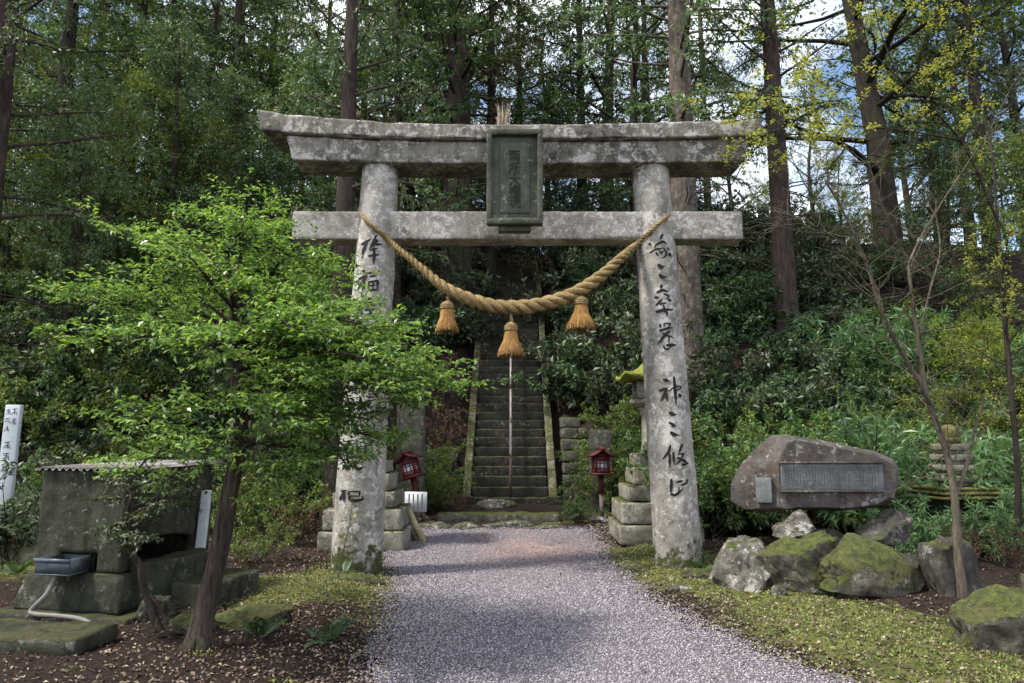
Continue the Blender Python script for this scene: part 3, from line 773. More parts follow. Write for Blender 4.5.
def rock_mesh(name, mat, size, seed, cuts=9, amp=.05, sub=5, bottom=-.35, sharp=.80):
    rng = np.random.default_rng(seed)
    bm = bmesh.new(); bmesh.ops.create_icosphere(bm, subdivisions=sub, radius=1)
    pn = norm(rng.normal(size=(cuts, 3))); pd = rng.uniform(.52, sharp, cuts)
    for v in bm.verts:
        d = np.array(v.co); r = 1.0
        for q in range(cuts):
            c = pn[q] @ d
            if c > .05: r = min(r, pd[q]/c)
        r += amp*1.3*nz(d, 1.9, seed)+amp*.75*nz(d, 4.5, seed+1)-amp*.8*abs(nz(d, 3.1, seed+5))+amp*.4*nz(d, 10, seed+2)+amp*.2*nz(d, 24, seed+3)
        p = d*r; p[2] = max(p[2], bottom)
        v.co = Vector(p*np.array(size)/2)
    bm.normal_update()
    me = bpy.data.meshes.new(name); bm.to_mesh(me); bm.free(); me.materials.append(mat)
    me.polygons.foreach_set('use_smooth', np.ones(len(me.polygons), bool)); me.set_sharp_from_angle(angle=R(28)); return me
def rock(px, py_bot, Y, wpx, hpx, depth, mat, seed, label, name='boulder', group=None, rz=0., cuts=9, lift=0., amp=.075, cat='rock', z=None, tilt=0.):
    w = wpx*Y/F; h = hpx*Y/F
    me = rock_mesh(name, mat, (w*1.08, depth, h*1.5), seed, cuts, amp)
    V = np.zeros(len(me.vertices)*3); me.vertices.foreach_get('co', V); V = V.reshape(-1, 3)
    V[:, 2] -= V[:, 2].min(); V[:, 2] *= h/V[:, 2].max(); V[:, 0] -= (V[:, 0].min()+V[:, 0].max())/2; V[:, 0] *= w/(V[:, 0].max()-V[:, 0].min())
    me.vertices.foreach_set('co', V.ravel()); me.update()
    x = (px-512)*Y/F
    o = link(name, me); o.location = (x, Y, (min(G(x, Y)-.03, float(at(px, py_bot, Y)[2])) if z is None else z)+lift); o.rotation_euler = (0, tilt, rz)
    return tag(o, label, cat, group)

fl = 'flat stepping stones before the stairs'
for px, py, w, h, lab, sd in ((508,525,50,8,'broad pale flat stone at the foot of the stair kerb, in the middle',1),(470,529,34,8,'rounded pale flat stone left of the broad one before the stairs',2),(436,526,36,8,'brownish flat stone by the litter left of the stair foot',3),(548,528,30,6,'smooth low flat stone just right of the broad middle one',4)):
    Y = {1: 12.5, 2: 12.25, 3: 12.35, 4: 12.3}[sd]
    rock(px, py, Y, w, h, .6, M['rock'], sd+20, lab, 'flat_stone', fl, cuts=14)
rock(598,524,12.9,20,8,.3,M['rock'],31,'small grey stone at the foot of the upright red box lantern','flat_stone',fl)
rock(497,508,15.05,40,9,.35,M['rock'],33,'tan worn stone lying against the lowest stair step','flat_stone',fl)

# retaining wall beside the stairs: separate stone courses kept as one wall with its blocks
def wall_thing(name, label, loc, rows, rz=0.):
    r = thing(name, label, 'wall', loc, rz)
    mb = MB(); rng = np.random.default_rng(5)
    for (x0, x1, z0, z1, yb) in rows:
        x = x0
        while x < x1-.08:
            w = min(rng.uniform(.28, .55), x1-x); m2 = MB(); g = .012
            m2.box(x+g, x+w-g, yb+rng.uniform(-.04, .04), yb+.45, z0+g, z1-g)
            me = weather(m2.mesh('b', M['oldstone']), .03, .14, .03, 5, seed=rng.uniform(0, 50))
            V = np.zeros(len(me.vertices)*3); me.vertices.foreach_get('co', V); mb.add(V.reshape(-1, 3), [list(p.vertices) for p in me.polygons]); bpy.data.meshes.remove(me)
            x += w
    o = mb.build('masonry', M['oldstone'], r, True)
    return r
rows = [(0, 1.25-.1*i, .27*i, .27*(i+1), .18*i) for i in range(8)]
wall_thing('retaining_wall', 'rough stone retaining wall stepping up right of the stairs', (1.18, 15.55, .0), rows)
rows = [(0, .9, .27*i, .27*(i+1), .2*i) for i in range(5)]
wall_thing('retaining_wall', 'rough stone retaining wall half hidden by leaves left of the stairs', (-2.2, 15.6, .0), rows)

# ------------------------------------------------------------------ stone lanterns
def stone_lantern(px, Y, label, seed, rz):
    x = (px-512)*Y/F; z = G(x, Y)
    r = thing('stone_lantern', label, 'stone lantern', (x, Y, z-.03), rz, 'stone lanterns behind the gate pillars')
    s = Y/F
    tiers = [(39*s, 0, .29), (36*s, .29, .60), (29*s, .60, .84), (23*s, .84, 1.10), (19*s, 1.10, 1.30)]
    for i, (hw, z0, z1) in enumerate(tiers):
        mb = MB()
        if i < 2:   # big tiers are laid from two blocks
            mb.box(-hw, hw*.12, -hw, hw, z0, z1-.008); mb.box(hw*.12+.01, hw, -hw, hw, z0, z1-.008)
        else: mb.box(-hw, hw, -hw, hw, z0, z1-.006)
        link('base_tier', weather(mb.mesh('base_tier', M['lantern']), .022, .1, .014, 6, seed=seed+i*2), r)
    mb = MB(); mb.lathe([(.20, 1.29), (.17, 1.34), (.145, 1.5), (.145, 1.85), (.17, 1.98), (.2, 2.0)], 20); link('shaft', weather(mb.mesh('shaft', M['lantern']), 0, .12, .008, 7, seed), r)
    mb = MB(); mb.lathe([(.17, 2.0), (.33, 2.07), (.33, 2.13), (.25, 2.14)], 6); link('platform', weather(mb.mesh('platform', M['lantern']), .012, .1, .008, 7, seed), r)
    mb = MB()
    for sx in (-1, 1):
        for sy in (-1, 1): mb.box(sx*.19-.05, sx*.19+.05, sy*.19-.05, sy*.19+.05, 2.14, 2.42)
    mb.box(-.18, .18, -.18, .18, 2.14, 2.17); mb.box(-.12, .12, -.12, .12, 2.17, 2.41)
    mb.build('fire_box', M['lantern'], r)
    # flared mossy roof
    n = 24; V = []; R_ = 36*s
    prof_ = [(0., 2.76), (.16, 2.72), (.4, 2.60), (.7, 2.51), (.92, 2.475), (1.0, 2.47), (1.0, 2.42), (.8, 2.40), (.3, 2.41), (0, 2.41)]
    mb = MB(); seg = 32
    for rr, zz in prof_:
        for q in range(seg):
            a = q*2*math.pi/seg; cs = max(abs(math.cos(a)), abs(math.sin(a))); k = 1/cs*.86
            e = (1/cs-1)/.414
            V.append((rr*R_*min(k, 1.15)*math.cos(a), rr*R_*min(k, 1.15)*math.sin(a), zz+.07*e*rr**2))
    i_ = np.arange(len(prof_)*seg).reshape(-1, seg); nx = np.roll(i_, -1, 1)
    mb.add(V, np.stack([i_[:-1], nx[:-1], nx[1:], i_[1:]], -1).reshape(-1, 4)[:, ::-1].copy())
    rf = link('roof', weather(mb.mesh('roof', M['brightmoss']), 0, .06, .02, 9, seed), r)
    rf['label'] = 'lantern roof under a cushion of bright yellow moss'
    mb = MB(); mb.lathe([(.06, 2.72), (.11, 2.78), (.12, 2.86), (.07, 2.93), (.01, 3.0)], 14); mb.build('finial', M['lantern'], r, True)
stone_lantern(650, 10.75, 'tall tiered stone lantern with bright mossy roof behind the right gate pillar', 3., 0)
stone_lantern(373, 10.75, 'tall tiered stone lantern mostly hidden behind the left gate pillar', 11., 0)

# ------------------------------------------------------------------ red box lanterns on posts
def red_lantern(px, Y, label, lean, rz):
    x = (px-512)*Y/F; z = G(x, Y); s = Y/F
    r = thing('box_lantern', label, 'lantern', (x, Y, z-.05), rz, 'red box lanterns by the stairs')
    r.rotation_euler = (0, lean, rz)
    w = .145; z0, z1 = 48*s, 65*s
    mb = MB(); mb.box(-.035, .035, -.035, .035, 0, z0*.62); mb.build('lower_post', M['wood'], r)
    mb = MB(); mb.box(-.045, .045, -.045, .045, z0*.62, z0); p_ = mb.build('post', M['red'], r)
    mb = MB()
    t = .024
    for sx in (-1, 1):
        for sy in (-1, 1): mb.box(sx*(w-t)-t, sx*(w-t)+t, sy*(w-t)-t, sy*(w-t)+t, z0+.03, z1)
    mb.box(-w-.03, w+.03, -w-.03, w+.03, z0-.01, z0+.032)
    for sy in (-1, 1):
        mb.box(-w+.002, w-.002, sy*(w-.02)-.018, sy*(w-.02)+.018, z1-.07, z1+.002); mb.box(-w+.003, w-.003, sy*(w-.02)-.017, sy*(w-.02)+.017, z0+.033, z0+.09)
    for sx in (-1, 1):
        mb.box(sx*(w-.02)-.0165, sx*(w-.02)+.0165, -w+.004, w-.004, z1-.068, z1+.001); mb.box(sx*(w-.02)-.0165, sx*(w-.02)+.0165, -w+.004, w-.004, z0+.033, z0+.088)
    mb.build('box_frame', M['red'], r)
    mb = MB(); q = w-.035; mb.box(-q, q, -q, q, z0+.05, z1-.02); mb.build('paper_panel', M['paper'], r)
    mb = MB(); q = w-.03
    for f in (-.33, .33):
        for sy in (-1, 1): mb.box(f*q-.008, f*q+.008, sy*q-.008, sy*q+.008, z0+.08, z1-.06)
        for sx in (-1, 1): mb.box(sx*q-.008, sx*q+.008, f*q-.008, f*q+.008, z0+.08, z1-.06)
    for zz in (.36, .66):
        z_ = z0+(z1-z0)*zz
        for sy in (-1, 1): mb.box(-q+.004, q-.004, sy*q-.0065, sy*q+.0065, z_-.008, z_+.008)
        for sx in (-1, 1): mb.box(sx*q-.0065, sx*q+.0065, -q+.004, q-.004, z_-.008, z_+.008)
    mb.build('lattice', M['red'], r)
    mb = MB(); ov = w+.075; zr = z1+.12
    for sx in (-1, 1):
        # concave gable slopes
        P = [(0, zr+.035), (sx*ov*.45, z1+.085), (sx*ov, z1+.03), (sx*ov, z1-.002), (sx*ov*.45, z1+.05), (0, zr)]
        mb.prism(P if sx < 0 else P[::-1], -ov, ov)
    mb.prism([(-w, z1+.0), (w, z1+.0), (0, zr-.01)], -w+.01, w-.01)
    mb.box(-.03, .03, -ov-.01, ov+.01, zr+.01, zr+.055)
    me = mb.mesh('roof', M['red']); fix_normals(me); link('roof', me, r)
red_lantern(599.5, 12.9, 'upright small red wooden box lantern on post right of the stairs', 0, R(4))
red_lantern(428, 12.9, 'leaning small red wooden box lantern on tilted post left of the stairs', R(-17), R(-12))

# white board and leaning planks beside the left lantern
x, Y = (418-512)*12.3/F, 12.3
r = thing('notice_board', 'small white notice board propped behind the leaning red box lantern', 'sign', (x, Y, G(x, Y)), R(-10))
mb = MB(); mb.box(-.2, .2, -.015, .015, .28, .62); bo = mb.build('board', M['whitepaint'], r)
mb = MB(); mb.box(-.025, .025, .016, .04, -.05, .6); mb.build('stake', M['wood'], r)
for c in range(4):
    mb = MB(); zq = np.linspace(.33, .585, 22); hw_ = .006+.010*np.abs(np.sin(zq*95+c))
    mb.add(np.concatenate([np.stack([-.12+c*.08-hw_, -.0165+0*zq, zq], -1), np.stack([-.12+c*.08+hw_, -.0165+0*zq, zq], -1)]), np.array([(i, i+22, i+23, i+1) for i in range(21)]))
    mb.build('text_column', M['wood'], bo)
r = thing('leaning_plank', 'pale split bamboo plank leaning against the left stone lantern base', 'plank', (at(420,531,11.6)[0], 11.0, G(-1.6, 11)), R(20))
mb = MB(); mb.tube([(.13, -.1, 0), (.0, 0, .26), (-.1, .08, .5)], [.05, .05, .045], 10, wobble=.05); mb.build('pale_plank', M['bamboo'], r, True)
mb = MB(); mb.tube([(.02, -.05, 0), (-.06, .03, .25), (-.14, .1, .47)], [.04, .04, .035], 10, wobble=.05); mb.build('dark_plank', M['wood'], r, True)

# plain stone posts behind
for px, w, yt, yb, Y, lab, sd in ((599, 21, 430, 490, 14.4, 'square grey stone post behind the upright red box lantern', 2), (412, 26, 400, 470, 13.9, 'square grey stone post rising behind the leaning red box lantern', 6)):
    x = (px-512)*Y/F; z0 = G(x, Y)-.1; z1 = at(px, yt, Y)[2]; hw = w*Y/F/2
    mb = MB(); mb.box(-hw, hw, -hw*.8, hw*.8, 0, z1-z0)
    o = link('stone_post', weather(mb.mesh('stone_post', M['oldstone']), .03, .12, .015, 5, sd)); o.location = (x, Y, z0)
    tag(o, lab, 'stone post', 'stone posts by the stairs')

# ------------------------------------------------------------------ stone monument
MY = 7.95
mo = np.array((at(820,512,MY)[0], MY, at(820,512,MY)[2]))
mon = thing('stone_monument', 'wide rough dark stone monument with engraved grey panel resting on rocks', 'monument', mo)
def ml(px, py, Y=MY): return at(px, py, Y)-mo
out_ = [(737,486),(744,470),(758,452),(776,435),(792,434.5),(815,438),(846,444),(880,451),(899,459),(906,468),(904,482),(899,500),(884,509),(850,512),(800,511),(772,514),(752,512),(738,503)]
inn_ = [(778,486),(778,472),(780,458),(788,441),(797,439.5),(815,443),(846,449),(878,456),(893,463),(898,470),(895,482),(889,497),(878,505),(850,508),(800,507.5),(786,509),(779,507),(778,497)]
N_ = len(out_); V = []
rg = np.random.default_rng(12)
for (px, py), dy in zip(inn_, rg.uniform(-.012, .006, N_)): p = ml(px, py); V.append((p[0], dy, p[2]))
for (px, py), dy in zip(out_, rg.uniform(-.05, .05, N_)): p = ml(px, py); V.append((p[0], (.26 if px < 776 else .12)+dy, p[2]))
for (px, py), dy in zip(out_, rg.uniform(-.05, .05, N_)): p = ml(px, py); V.append((p[0]*.86+.05+(.12 if p[0] < -.6 else 0), .52+dy, p[2]*(.84 if p[2] > 0 else 1)))
Fm = [list(range(N_))[::-1]]+[[a, (a+1) % N_, (a+1) % N_+N_, a+N_] for a in range(N_)]+[[a+N_, (a+1) % N_+N_, (a+1) % N_+2*N_, a+2*N_] for a in range(N_)]+[list(range(2*N_, 3*N_))]
mb = MB(); mb.add(V, Fm)
me = mb.mesh('slab', M['monument'])
weather(me, .008, .06, .010, 4.5, 2., chip=.03, segs=1)
me.set_sharp_from_angle(angle=R(20))
slab = link('slab', me, mon)
def panel(name, q, mat, th=.012, border=True):
    P = [ml(*p) for p in q]; mb = MB()
    x0, x1, z0, z1 = P[0][0], P[1][0], P[2][2], P[0][2]
    y_ = -.035
    mb.box(x0, x1, y_, y_+.10, z0, z1); o = link(name, weather(mb.mesh(name, mat), .004, .1, .002, 8), mon)
    # lines of small engraved writing (columns)
    rng = np.random.default_rng(3); e = MB(); cw = .034
    nc = int((x1-x0-.06)/cw)
    for c in range(nc):
        z = z1-.04
        while z > z0+.05:
            cx = x0+.04+c*cw
            for _ in range(3):
                a = rng.uniform(-.008, .004); b = rng.uniform(.003, .01)
                if rng.random() < .6: e.box(cx+a, cx+a+b*1.2, y_-.003, y_-.001, z-.012+rng.uniform(0, .012), z-.0095+rng.uniform(.001, .0125))
                else: e.box(cx+a, cx+a+.0025, y_-.003, y_-.001, z-.014, z-.002)
            z -= .024
    e.build('engraved_text', M['panel_text'], o)
    return o, (x0, x1, z0, z1, y_)
M['panel_text'] = plain('engraved_text', (.07,.073,.073), .8, .2)
o, (x0, x1, z0, z1, y_) = panel('engraved_panel', [(780,463.5),(881,463.5),(780,490)], M['panel'])
mb = MB(); mb.box(x0-.012, x1+.015, y_-.012, y_+.05, z0-.022, z0-.003); mb.box(x0-.02, x1+.02, y_-.02, y_+.05, z1+.002, z1+.02)
mb.build('panel_edge', M['monument'], mon)
P = [ml(757,478), ml(771,478), ml(757,503)]
mb = MB(); mb.box(-.085, .085, -.012, .05, P[2][2], P[0][2]); o = link('small_panel', weather(mb.mesh('small_panel', M['panel']), .006, .08, .004, 8), mon)
o.location = (ml(765,490)[0], .035, 0); o.rotation_euler = (0, 0, R(-27))

# supporting stones & boulders
zs = mo[2]
rock(786, 535, 7.98, 46, 26, .5, M['rock'], 41, 'pale squarish stone propping up the left end of the monument', 'support_stone', cuts=14, z=at(786,536,7.98)[2], cat='rock')
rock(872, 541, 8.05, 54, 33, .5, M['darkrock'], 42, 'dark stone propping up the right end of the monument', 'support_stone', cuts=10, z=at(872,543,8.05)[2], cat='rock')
rock(731, 580, 7.55, 58, 50, .6, M['rock'], 43, 'pale lichen-spotted boulder left of the mossy rocks below the monument', cuts=12, tilt=R(8))
rock(790, 590, 7.5, 116, 54, .75, M['mossrock'], 144, 'large moss covered boulder below the left half of the monument', cuts=10)
rock(850, 590, 7.35, 106, 52, .8, M['mossrock'], 145, 'large mossy boulder with slanting face below the right half of the monument', cuts=8, tilt=R(5))
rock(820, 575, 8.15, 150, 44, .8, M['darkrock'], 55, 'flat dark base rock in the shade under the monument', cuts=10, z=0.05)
rock(766, 580, 7.25, 18, 11, .16, M['rock'], 46, 'small grey stone wedged between the pale boulder and mossy boulder', name='stone')
rock(838, 583, 7.15, 26, 18, .2, M['mossrock'], 47, 'small rounded mossy stone in front of the mossy boulders', name='stone')
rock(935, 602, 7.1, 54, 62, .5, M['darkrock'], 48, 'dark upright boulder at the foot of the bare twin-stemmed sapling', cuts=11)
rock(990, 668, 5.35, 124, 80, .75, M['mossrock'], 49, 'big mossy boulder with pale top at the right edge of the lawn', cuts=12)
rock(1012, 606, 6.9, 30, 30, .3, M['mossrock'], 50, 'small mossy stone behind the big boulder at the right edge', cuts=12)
rock(890, 582, 7.3, 40, 36, .4, M['darkrock'], 51, 'dark low rock between mossy boulders and dark upright boulder', cuts=12)
rock(695, 580, 7.85, 44, 12, .4, M['mossrock'], 52, 'low moss cushioned stone at the foot of the right gate pillar', name='stone', cuts=12)
rock(360, 585, 7.9, 62, 12, .5, M['mossrock'], 53, 'low moss cushioned stone at the foot of the left gate pillar', name='stone', cuts=12)
rock(672, 587, 7.45, 30, 7, .25, M['rock'], 54, 'small pale flat stone on the moss before the right gate pillar', name='stone', cuts=12)

# ------------------------------------------------------------------ washing basin house (left)
bx = np.array(((134-512)*6.35/F, 6.35, 0.)); bx[2] = G(bx[0]-.4, 6.9)-.03
ang = math.atan2(-.2, .98)
basin = thing('water_basin_house', 'dark mossy concrete water basin housing under a corrugated sheet roof', 'water basin', bx, ang)
# local: -x along the left face, +y along the right face
LX, LY = .92, 1.28; zb_, zt_ = .42, 1.33
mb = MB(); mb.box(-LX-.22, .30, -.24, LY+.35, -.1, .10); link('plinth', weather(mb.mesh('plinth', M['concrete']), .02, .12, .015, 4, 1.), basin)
mb = MB()
def frustum(mb, x0, x1, y0, y1, z0, z1, d):
    mb.add([(x0-d,y0-d,z0),(x1+d,y0-d,z0),(x0-d,y1+d,z0),(x1+d,y1+d,z0),(x0,y0,z1),(x1,y0,z1),(x0,y1,z1),(x1,y1,z1)], np.array([(0,2,3,1),(4,5,7,6),(0,1,5,4),(2,6,7,3),(0,4,6,2),(1,3,7,5)]))
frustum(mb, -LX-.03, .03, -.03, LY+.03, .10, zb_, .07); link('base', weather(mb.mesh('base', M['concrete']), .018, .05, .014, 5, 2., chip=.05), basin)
# front wall with niche, right wall with arched opening
def wall_notch(a0, a1, n0, n1, nh, arch): # polygon along axis with a notch at the bottom
    pts = [(a0, zb_), (n0, zb_)]
    for q in range(9):
        t = q/8; pts.append((n0+(n1-n0)*t, zb_+nh*(.75+.25*math.sin(math.pi*t) if arch else 1)))
    pts += [(n1, zb_), (a1, zb_), (a1, zt_), (a0, zt_)]
    return pts
mb = MB(); mb.prism(wall_notch(-LX, 0, -.66, -.26, .17, False), 0, .12)
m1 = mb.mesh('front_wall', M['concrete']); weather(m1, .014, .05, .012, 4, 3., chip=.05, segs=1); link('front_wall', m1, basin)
mb = MB(); mb.prism(wall_notch(.122, LY, .18, 1.0, .27, True), -.12, 0)
m2 = mb.mesh('side_wall', M['concrete']); 
for v in m2.vertices: x_, y_ = v.co.x, v.co.y; v.co.x, v.co.y = y_, x_
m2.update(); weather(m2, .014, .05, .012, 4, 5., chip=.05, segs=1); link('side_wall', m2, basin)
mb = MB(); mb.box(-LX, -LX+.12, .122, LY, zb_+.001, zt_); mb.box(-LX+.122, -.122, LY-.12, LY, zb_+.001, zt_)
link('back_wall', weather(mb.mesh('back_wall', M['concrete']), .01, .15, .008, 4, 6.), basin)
# corrugated roof sheet
xs_ = np.linspace(-LX-.02, .06, 90); zc = .014*np.sin(xs_*2*math.pi/.075)
V = []
for yq in (-.04, LY*.5, LY+.08):
    for xq, zq in zip(xs_, zc): V.append((xq, yq, zt_+.022+zq+.02*yq))
top = np.array(V); bot_ = top-np.array((0, 0, .008)); i_ = np.arange(270).reshape(3, 90)
Qt = np.stack([i_[:-1, :-1], i_[:-1, 1:], i_[1:, 1:], i_[1:, :-1]], -1).reshape(-1, 4)
mb = MB(); mb.add(np.concatenate([top, bot_]), np.concatenate([Qt, Qt[:, ::-1]+270]))
for r_ in (0, 2):
    e = np.stack([i_[r_, :-1], i_[r_, 1:], i_[r_, 1:]+270, i_[r_, :-1]+270], -1); mb.lp.append(e.ravel()); mb.ct.append([4]*len(e)); mb.mi.append([0]*len(e))
mb.build('roof', M['tin'], basin, True)
# trough and blocks on the right side
mb = MB()
th = np.linspace(-.5*math.pi, .5*math.pi, 15)
poly = [(.0, .16)]+[(.27*math.cos(a), .6+.48*math.sin(a)) for a in th]+[(.0, 1.06)]
n_p = len(poly); V = [(p[0]+.002, p[1], z) for z in (.10, .50) for p in poly]
mb.add(V, [list(range(n_p))[::-1], list(range(n_p, 2*n_p))]+[[q, (q+1) % n_p, (q+1) % n_p+n_p, q+n_p] for q in range(n_p)])
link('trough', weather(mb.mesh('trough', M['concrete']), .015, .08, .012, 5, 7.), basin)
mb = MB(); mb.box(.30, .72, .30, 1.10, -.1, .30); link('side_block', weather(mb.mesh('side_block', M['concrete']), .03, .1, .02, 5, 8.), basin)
# grey tray and hose at the niche
mb = MB(); t_ = .012; tx0, tx1, ty0, ty1, tz0, tz1 = -.68, -.33, -.22, .06, .43, .57
mb.box(tx0, tx1, ty0, ty1, tz0, tz0+t_)
mb.box(tx0, tx1, ty0, ty0+t_, tz0+t_, tz1); mb.box(tx0, tx1, ty1-t_, ty1, tz0+t_, tz1); mb.box(tx0, tx0+t_, ty0+t_, ty1-t_, tz0+t_, tz1); mb.box(tx1-t_, tx1, ty0+t_, ty1-t_, tz0+t_, tz1)
mb.box(tx0-.012, tx1+.012, ty0-.012, ty0-.001, tz1-.03, tz1+.004)
tr = mb.build('drain_tray', M['darkbox'], basin)
hp = catmull([(-.52, -.15, .435), (-.54, -.2, .28), (-.645, -.25, .14), (-.56, -.28, .118), (-.3, -.3, .12), (-.02, -.34, .11), (.18, -.36, .03), (.44, -.40, -.01)], 60)
mb = MB(); mb.tube(hp, .021, 9); mb.build('hose', M['hose'], basin, True)
# white painted post at the far corner
x, Y = (208-512)*7.35/F, 7.35
mb = MB(); mb.box(-.045, .045, -.03, .03, 0, 1.06); o = link('white_post', weather(mb.mesh('white_post', M['whitepaint']), .006, .2, .002)); o.location = (x, Y, G(x, Y)-.05); o.rotation_euler = (0, R(3), 0)
tag(o, 'thin white painted post at the right corner of the water basin housing', 'post')
# stone platform in front
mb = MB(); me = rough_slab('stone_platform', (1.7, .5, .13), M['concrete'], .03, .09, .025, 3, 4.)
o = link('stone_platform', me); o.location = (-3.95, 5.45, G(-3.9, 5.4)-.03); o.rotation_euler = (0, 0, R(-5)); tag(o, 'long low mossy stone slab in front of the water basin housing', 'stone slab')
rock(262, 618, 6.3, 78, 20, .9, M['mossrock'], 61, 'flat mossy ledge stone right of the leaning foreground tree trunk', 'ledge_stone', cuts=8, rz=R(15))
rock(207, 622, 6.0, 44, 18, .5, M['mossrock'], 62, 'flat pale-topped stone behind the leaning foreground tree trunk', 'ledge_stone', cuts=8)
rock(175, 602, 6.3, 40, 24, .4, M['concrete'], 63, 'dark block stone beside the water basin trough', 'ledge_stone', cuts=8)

# low retaining kerb at far left
me = rough_slab('low_wall', (3.4, .35, .26), M['kerb'], .03, .12, .02, 4, 6.)
o = link('low_wall', me); x = (0-512)*9.0/F; o.location = (x+.1, 9.1, G(x, 9.1)-.03); o.rotation_euler = (0, 0, R(3)); tag(o, 'low mossy stone wall behind the water basin at the left edge', 'wall')
rock(97/1, 545, 7.9, 20, 22, .3, M['mossrock'], 64, 'round mossy stone standing at the left of the water basin', 'stone', cuts=16) if False else None

# white memorial sign post at far left
Y = 9.6; x = (15-512)*Y/F; z0 = G(x, Y)-.05
zt1 = at(18, 405, Y)[2]-z0
r = thing('sign_post', 'tall white wooden sign post with black characters at the left edge', 'sign', (x, Y, z0)); r.rotation_euler = (0, R(.5), R(5))
mb = MB(); hw = .10
mb.box(-hw, hw, -.04, .04, 0, zt1); po = link('post', weather(mb.mesh('post', M['whitepaint']), .008, .3, .002), r)
def pseudo(mb, x_, z_, s_, rng, y_):
    def surf(a, b): return (a, y_, b)
    pts = [([(-.8,.7),(.8,.78)],.2), ([(0,1),(0,-.9)],.22), ([(-.7,.15),(.7,.2)],.18), ([(-.6,-.3),(-.9,-.9)],.2), ([(.35,-.25),(.85,-.85)],.22), ([(-.55,-.45),(.5,-.4)],.16)]
    for p_, w_ in pts:
        if rng.random() < .85:
            P = [(x_+s_*(a+rng.normal(0, .1)), z_+s_*(b+rng.normal(0, .1))) for a, b in p_]
            A_, B_ = np.array(P[0]), np.array(P[1]); d = B_-A_; d /= np.linalg.norm(d); q = np.array((-d[1], d[0]))*w_*s_*.6
            mb.add([(A_[0]-q[0], y_, A_[1]-q[1]), (A_[0]+q[0], y_, A_[1]+q[1]), (B_[0]+q[0]*.6, y_-.0004, B_[1]+q[1]*.6), (B_[0]-q[0]*.6, y_-.0004, B_[1]-q[1]*.6)], np.array([(0, 1, 2, 3)]))
rng = np.random.default_rng(2)
for a, b, c in [(-.045, .10+.115*i, .038) for i in range(3)]+[(.035, .09+.14*i, .042) for i in range(2)]+[(-.01, .56+.15*i, .05) for i in range(3)]:
    mb = MB(); pseudo(mb, a, zt1-b, c, rng, -.0432); mb.build('character', M['ink'], po)

# ------------------------------------------------------------------ little roofed stone shrine at the right
Y = 9.6; x = (945-512)*Y/F; z0 = at(945, 521, Y)[2]
z0 = min(z0, G(x, Y)+.05)
sh = thing('stone_pagoda', 'small mossy stone pagoda with yellow ball finial behind the bare sapling', 'stone pagoda', (x, Y, z0), R(8))
s = Y/F
mb = MB(); 
zt0 = at(945,486,Y)[2]-z0
for sx in (-1, 1): mb.box(sx*.30-.08, sx*.30+.08, -.3, .3, -.1, zt0-.16)
mb.box(-.215, .215, .12, .28, -.1, zt0-.17); link('base', weather(mb.mesh('base', M['concrete']), .02, .1, .012, 6, 3.), sh)
mb = MB()
for q in range(3):
    rr = .56-.07*q; zz = zt0-.15+.055*q
    mb.box(-rr, rr, -rr*.8, rr*.8, zz, zz+.035)
mb.box(-.40, .40, -.32, .32, zt0-.16, zt0-.02)
link('roof', weather(mb.mesh('roof', M['yellowmoss']), .012, .1, .012, 6, 1.), sh)
for q in range(4):
    rr = .26-.02*q; zz = zt0+.02+.14*q; mb = MB(); mb.box(-rr*.6, rr*.6, -rr*.6, rr*.6, zz, zz+.09); mb.box(-rr*.85, rr*.85, -rr*.85, rr*.85, zz+.05, zz+.135)
    link('tier', weather(mb.mesh('tier', M['lantern']), .012, .1, .012, 6, q+4.), sh)
mb = MB(); zz = zt0+.57; mb.lathe([(.06, zz), (.13, zz+.02), (.15, zz+.08), (.10, zz+.11), (.14, zz+.15), (.12, zz+.22), (.04, zz+.27)], 16); mb.build('finial', M['yellowmoss'], sh, True)

# ------------------------------------------------------------------ vegetation generators
def poly_len(P): return np.concatenate([[0], np.cumsum(np.linalg.norm(np.diff(P, axis=0), axis=1))])
def samp(P, t):
    s = poly_len(P); s = s/s[-1]; return np.stack([np.interp(t, s, P[:, k]) for k in range(3)], -1)
def branch(rng, p0, d, L, n=5, curl=.12, lift=0.):
    P = [np.array(p0, float)]; d = d/np.linalg.norm(d)
    for i in range(n):
        P.append(P[-1]+d*L/n); d = d+rng.normal(size=3)*curl+np.array((0, 0, lift)); d /= np.linalg.norm(d)
    return np.array(P)
def azel(a, e): return np.array((math.cos(a)*math.cos(e), math.sin(a)*math.cos(e), math.sin(e)))

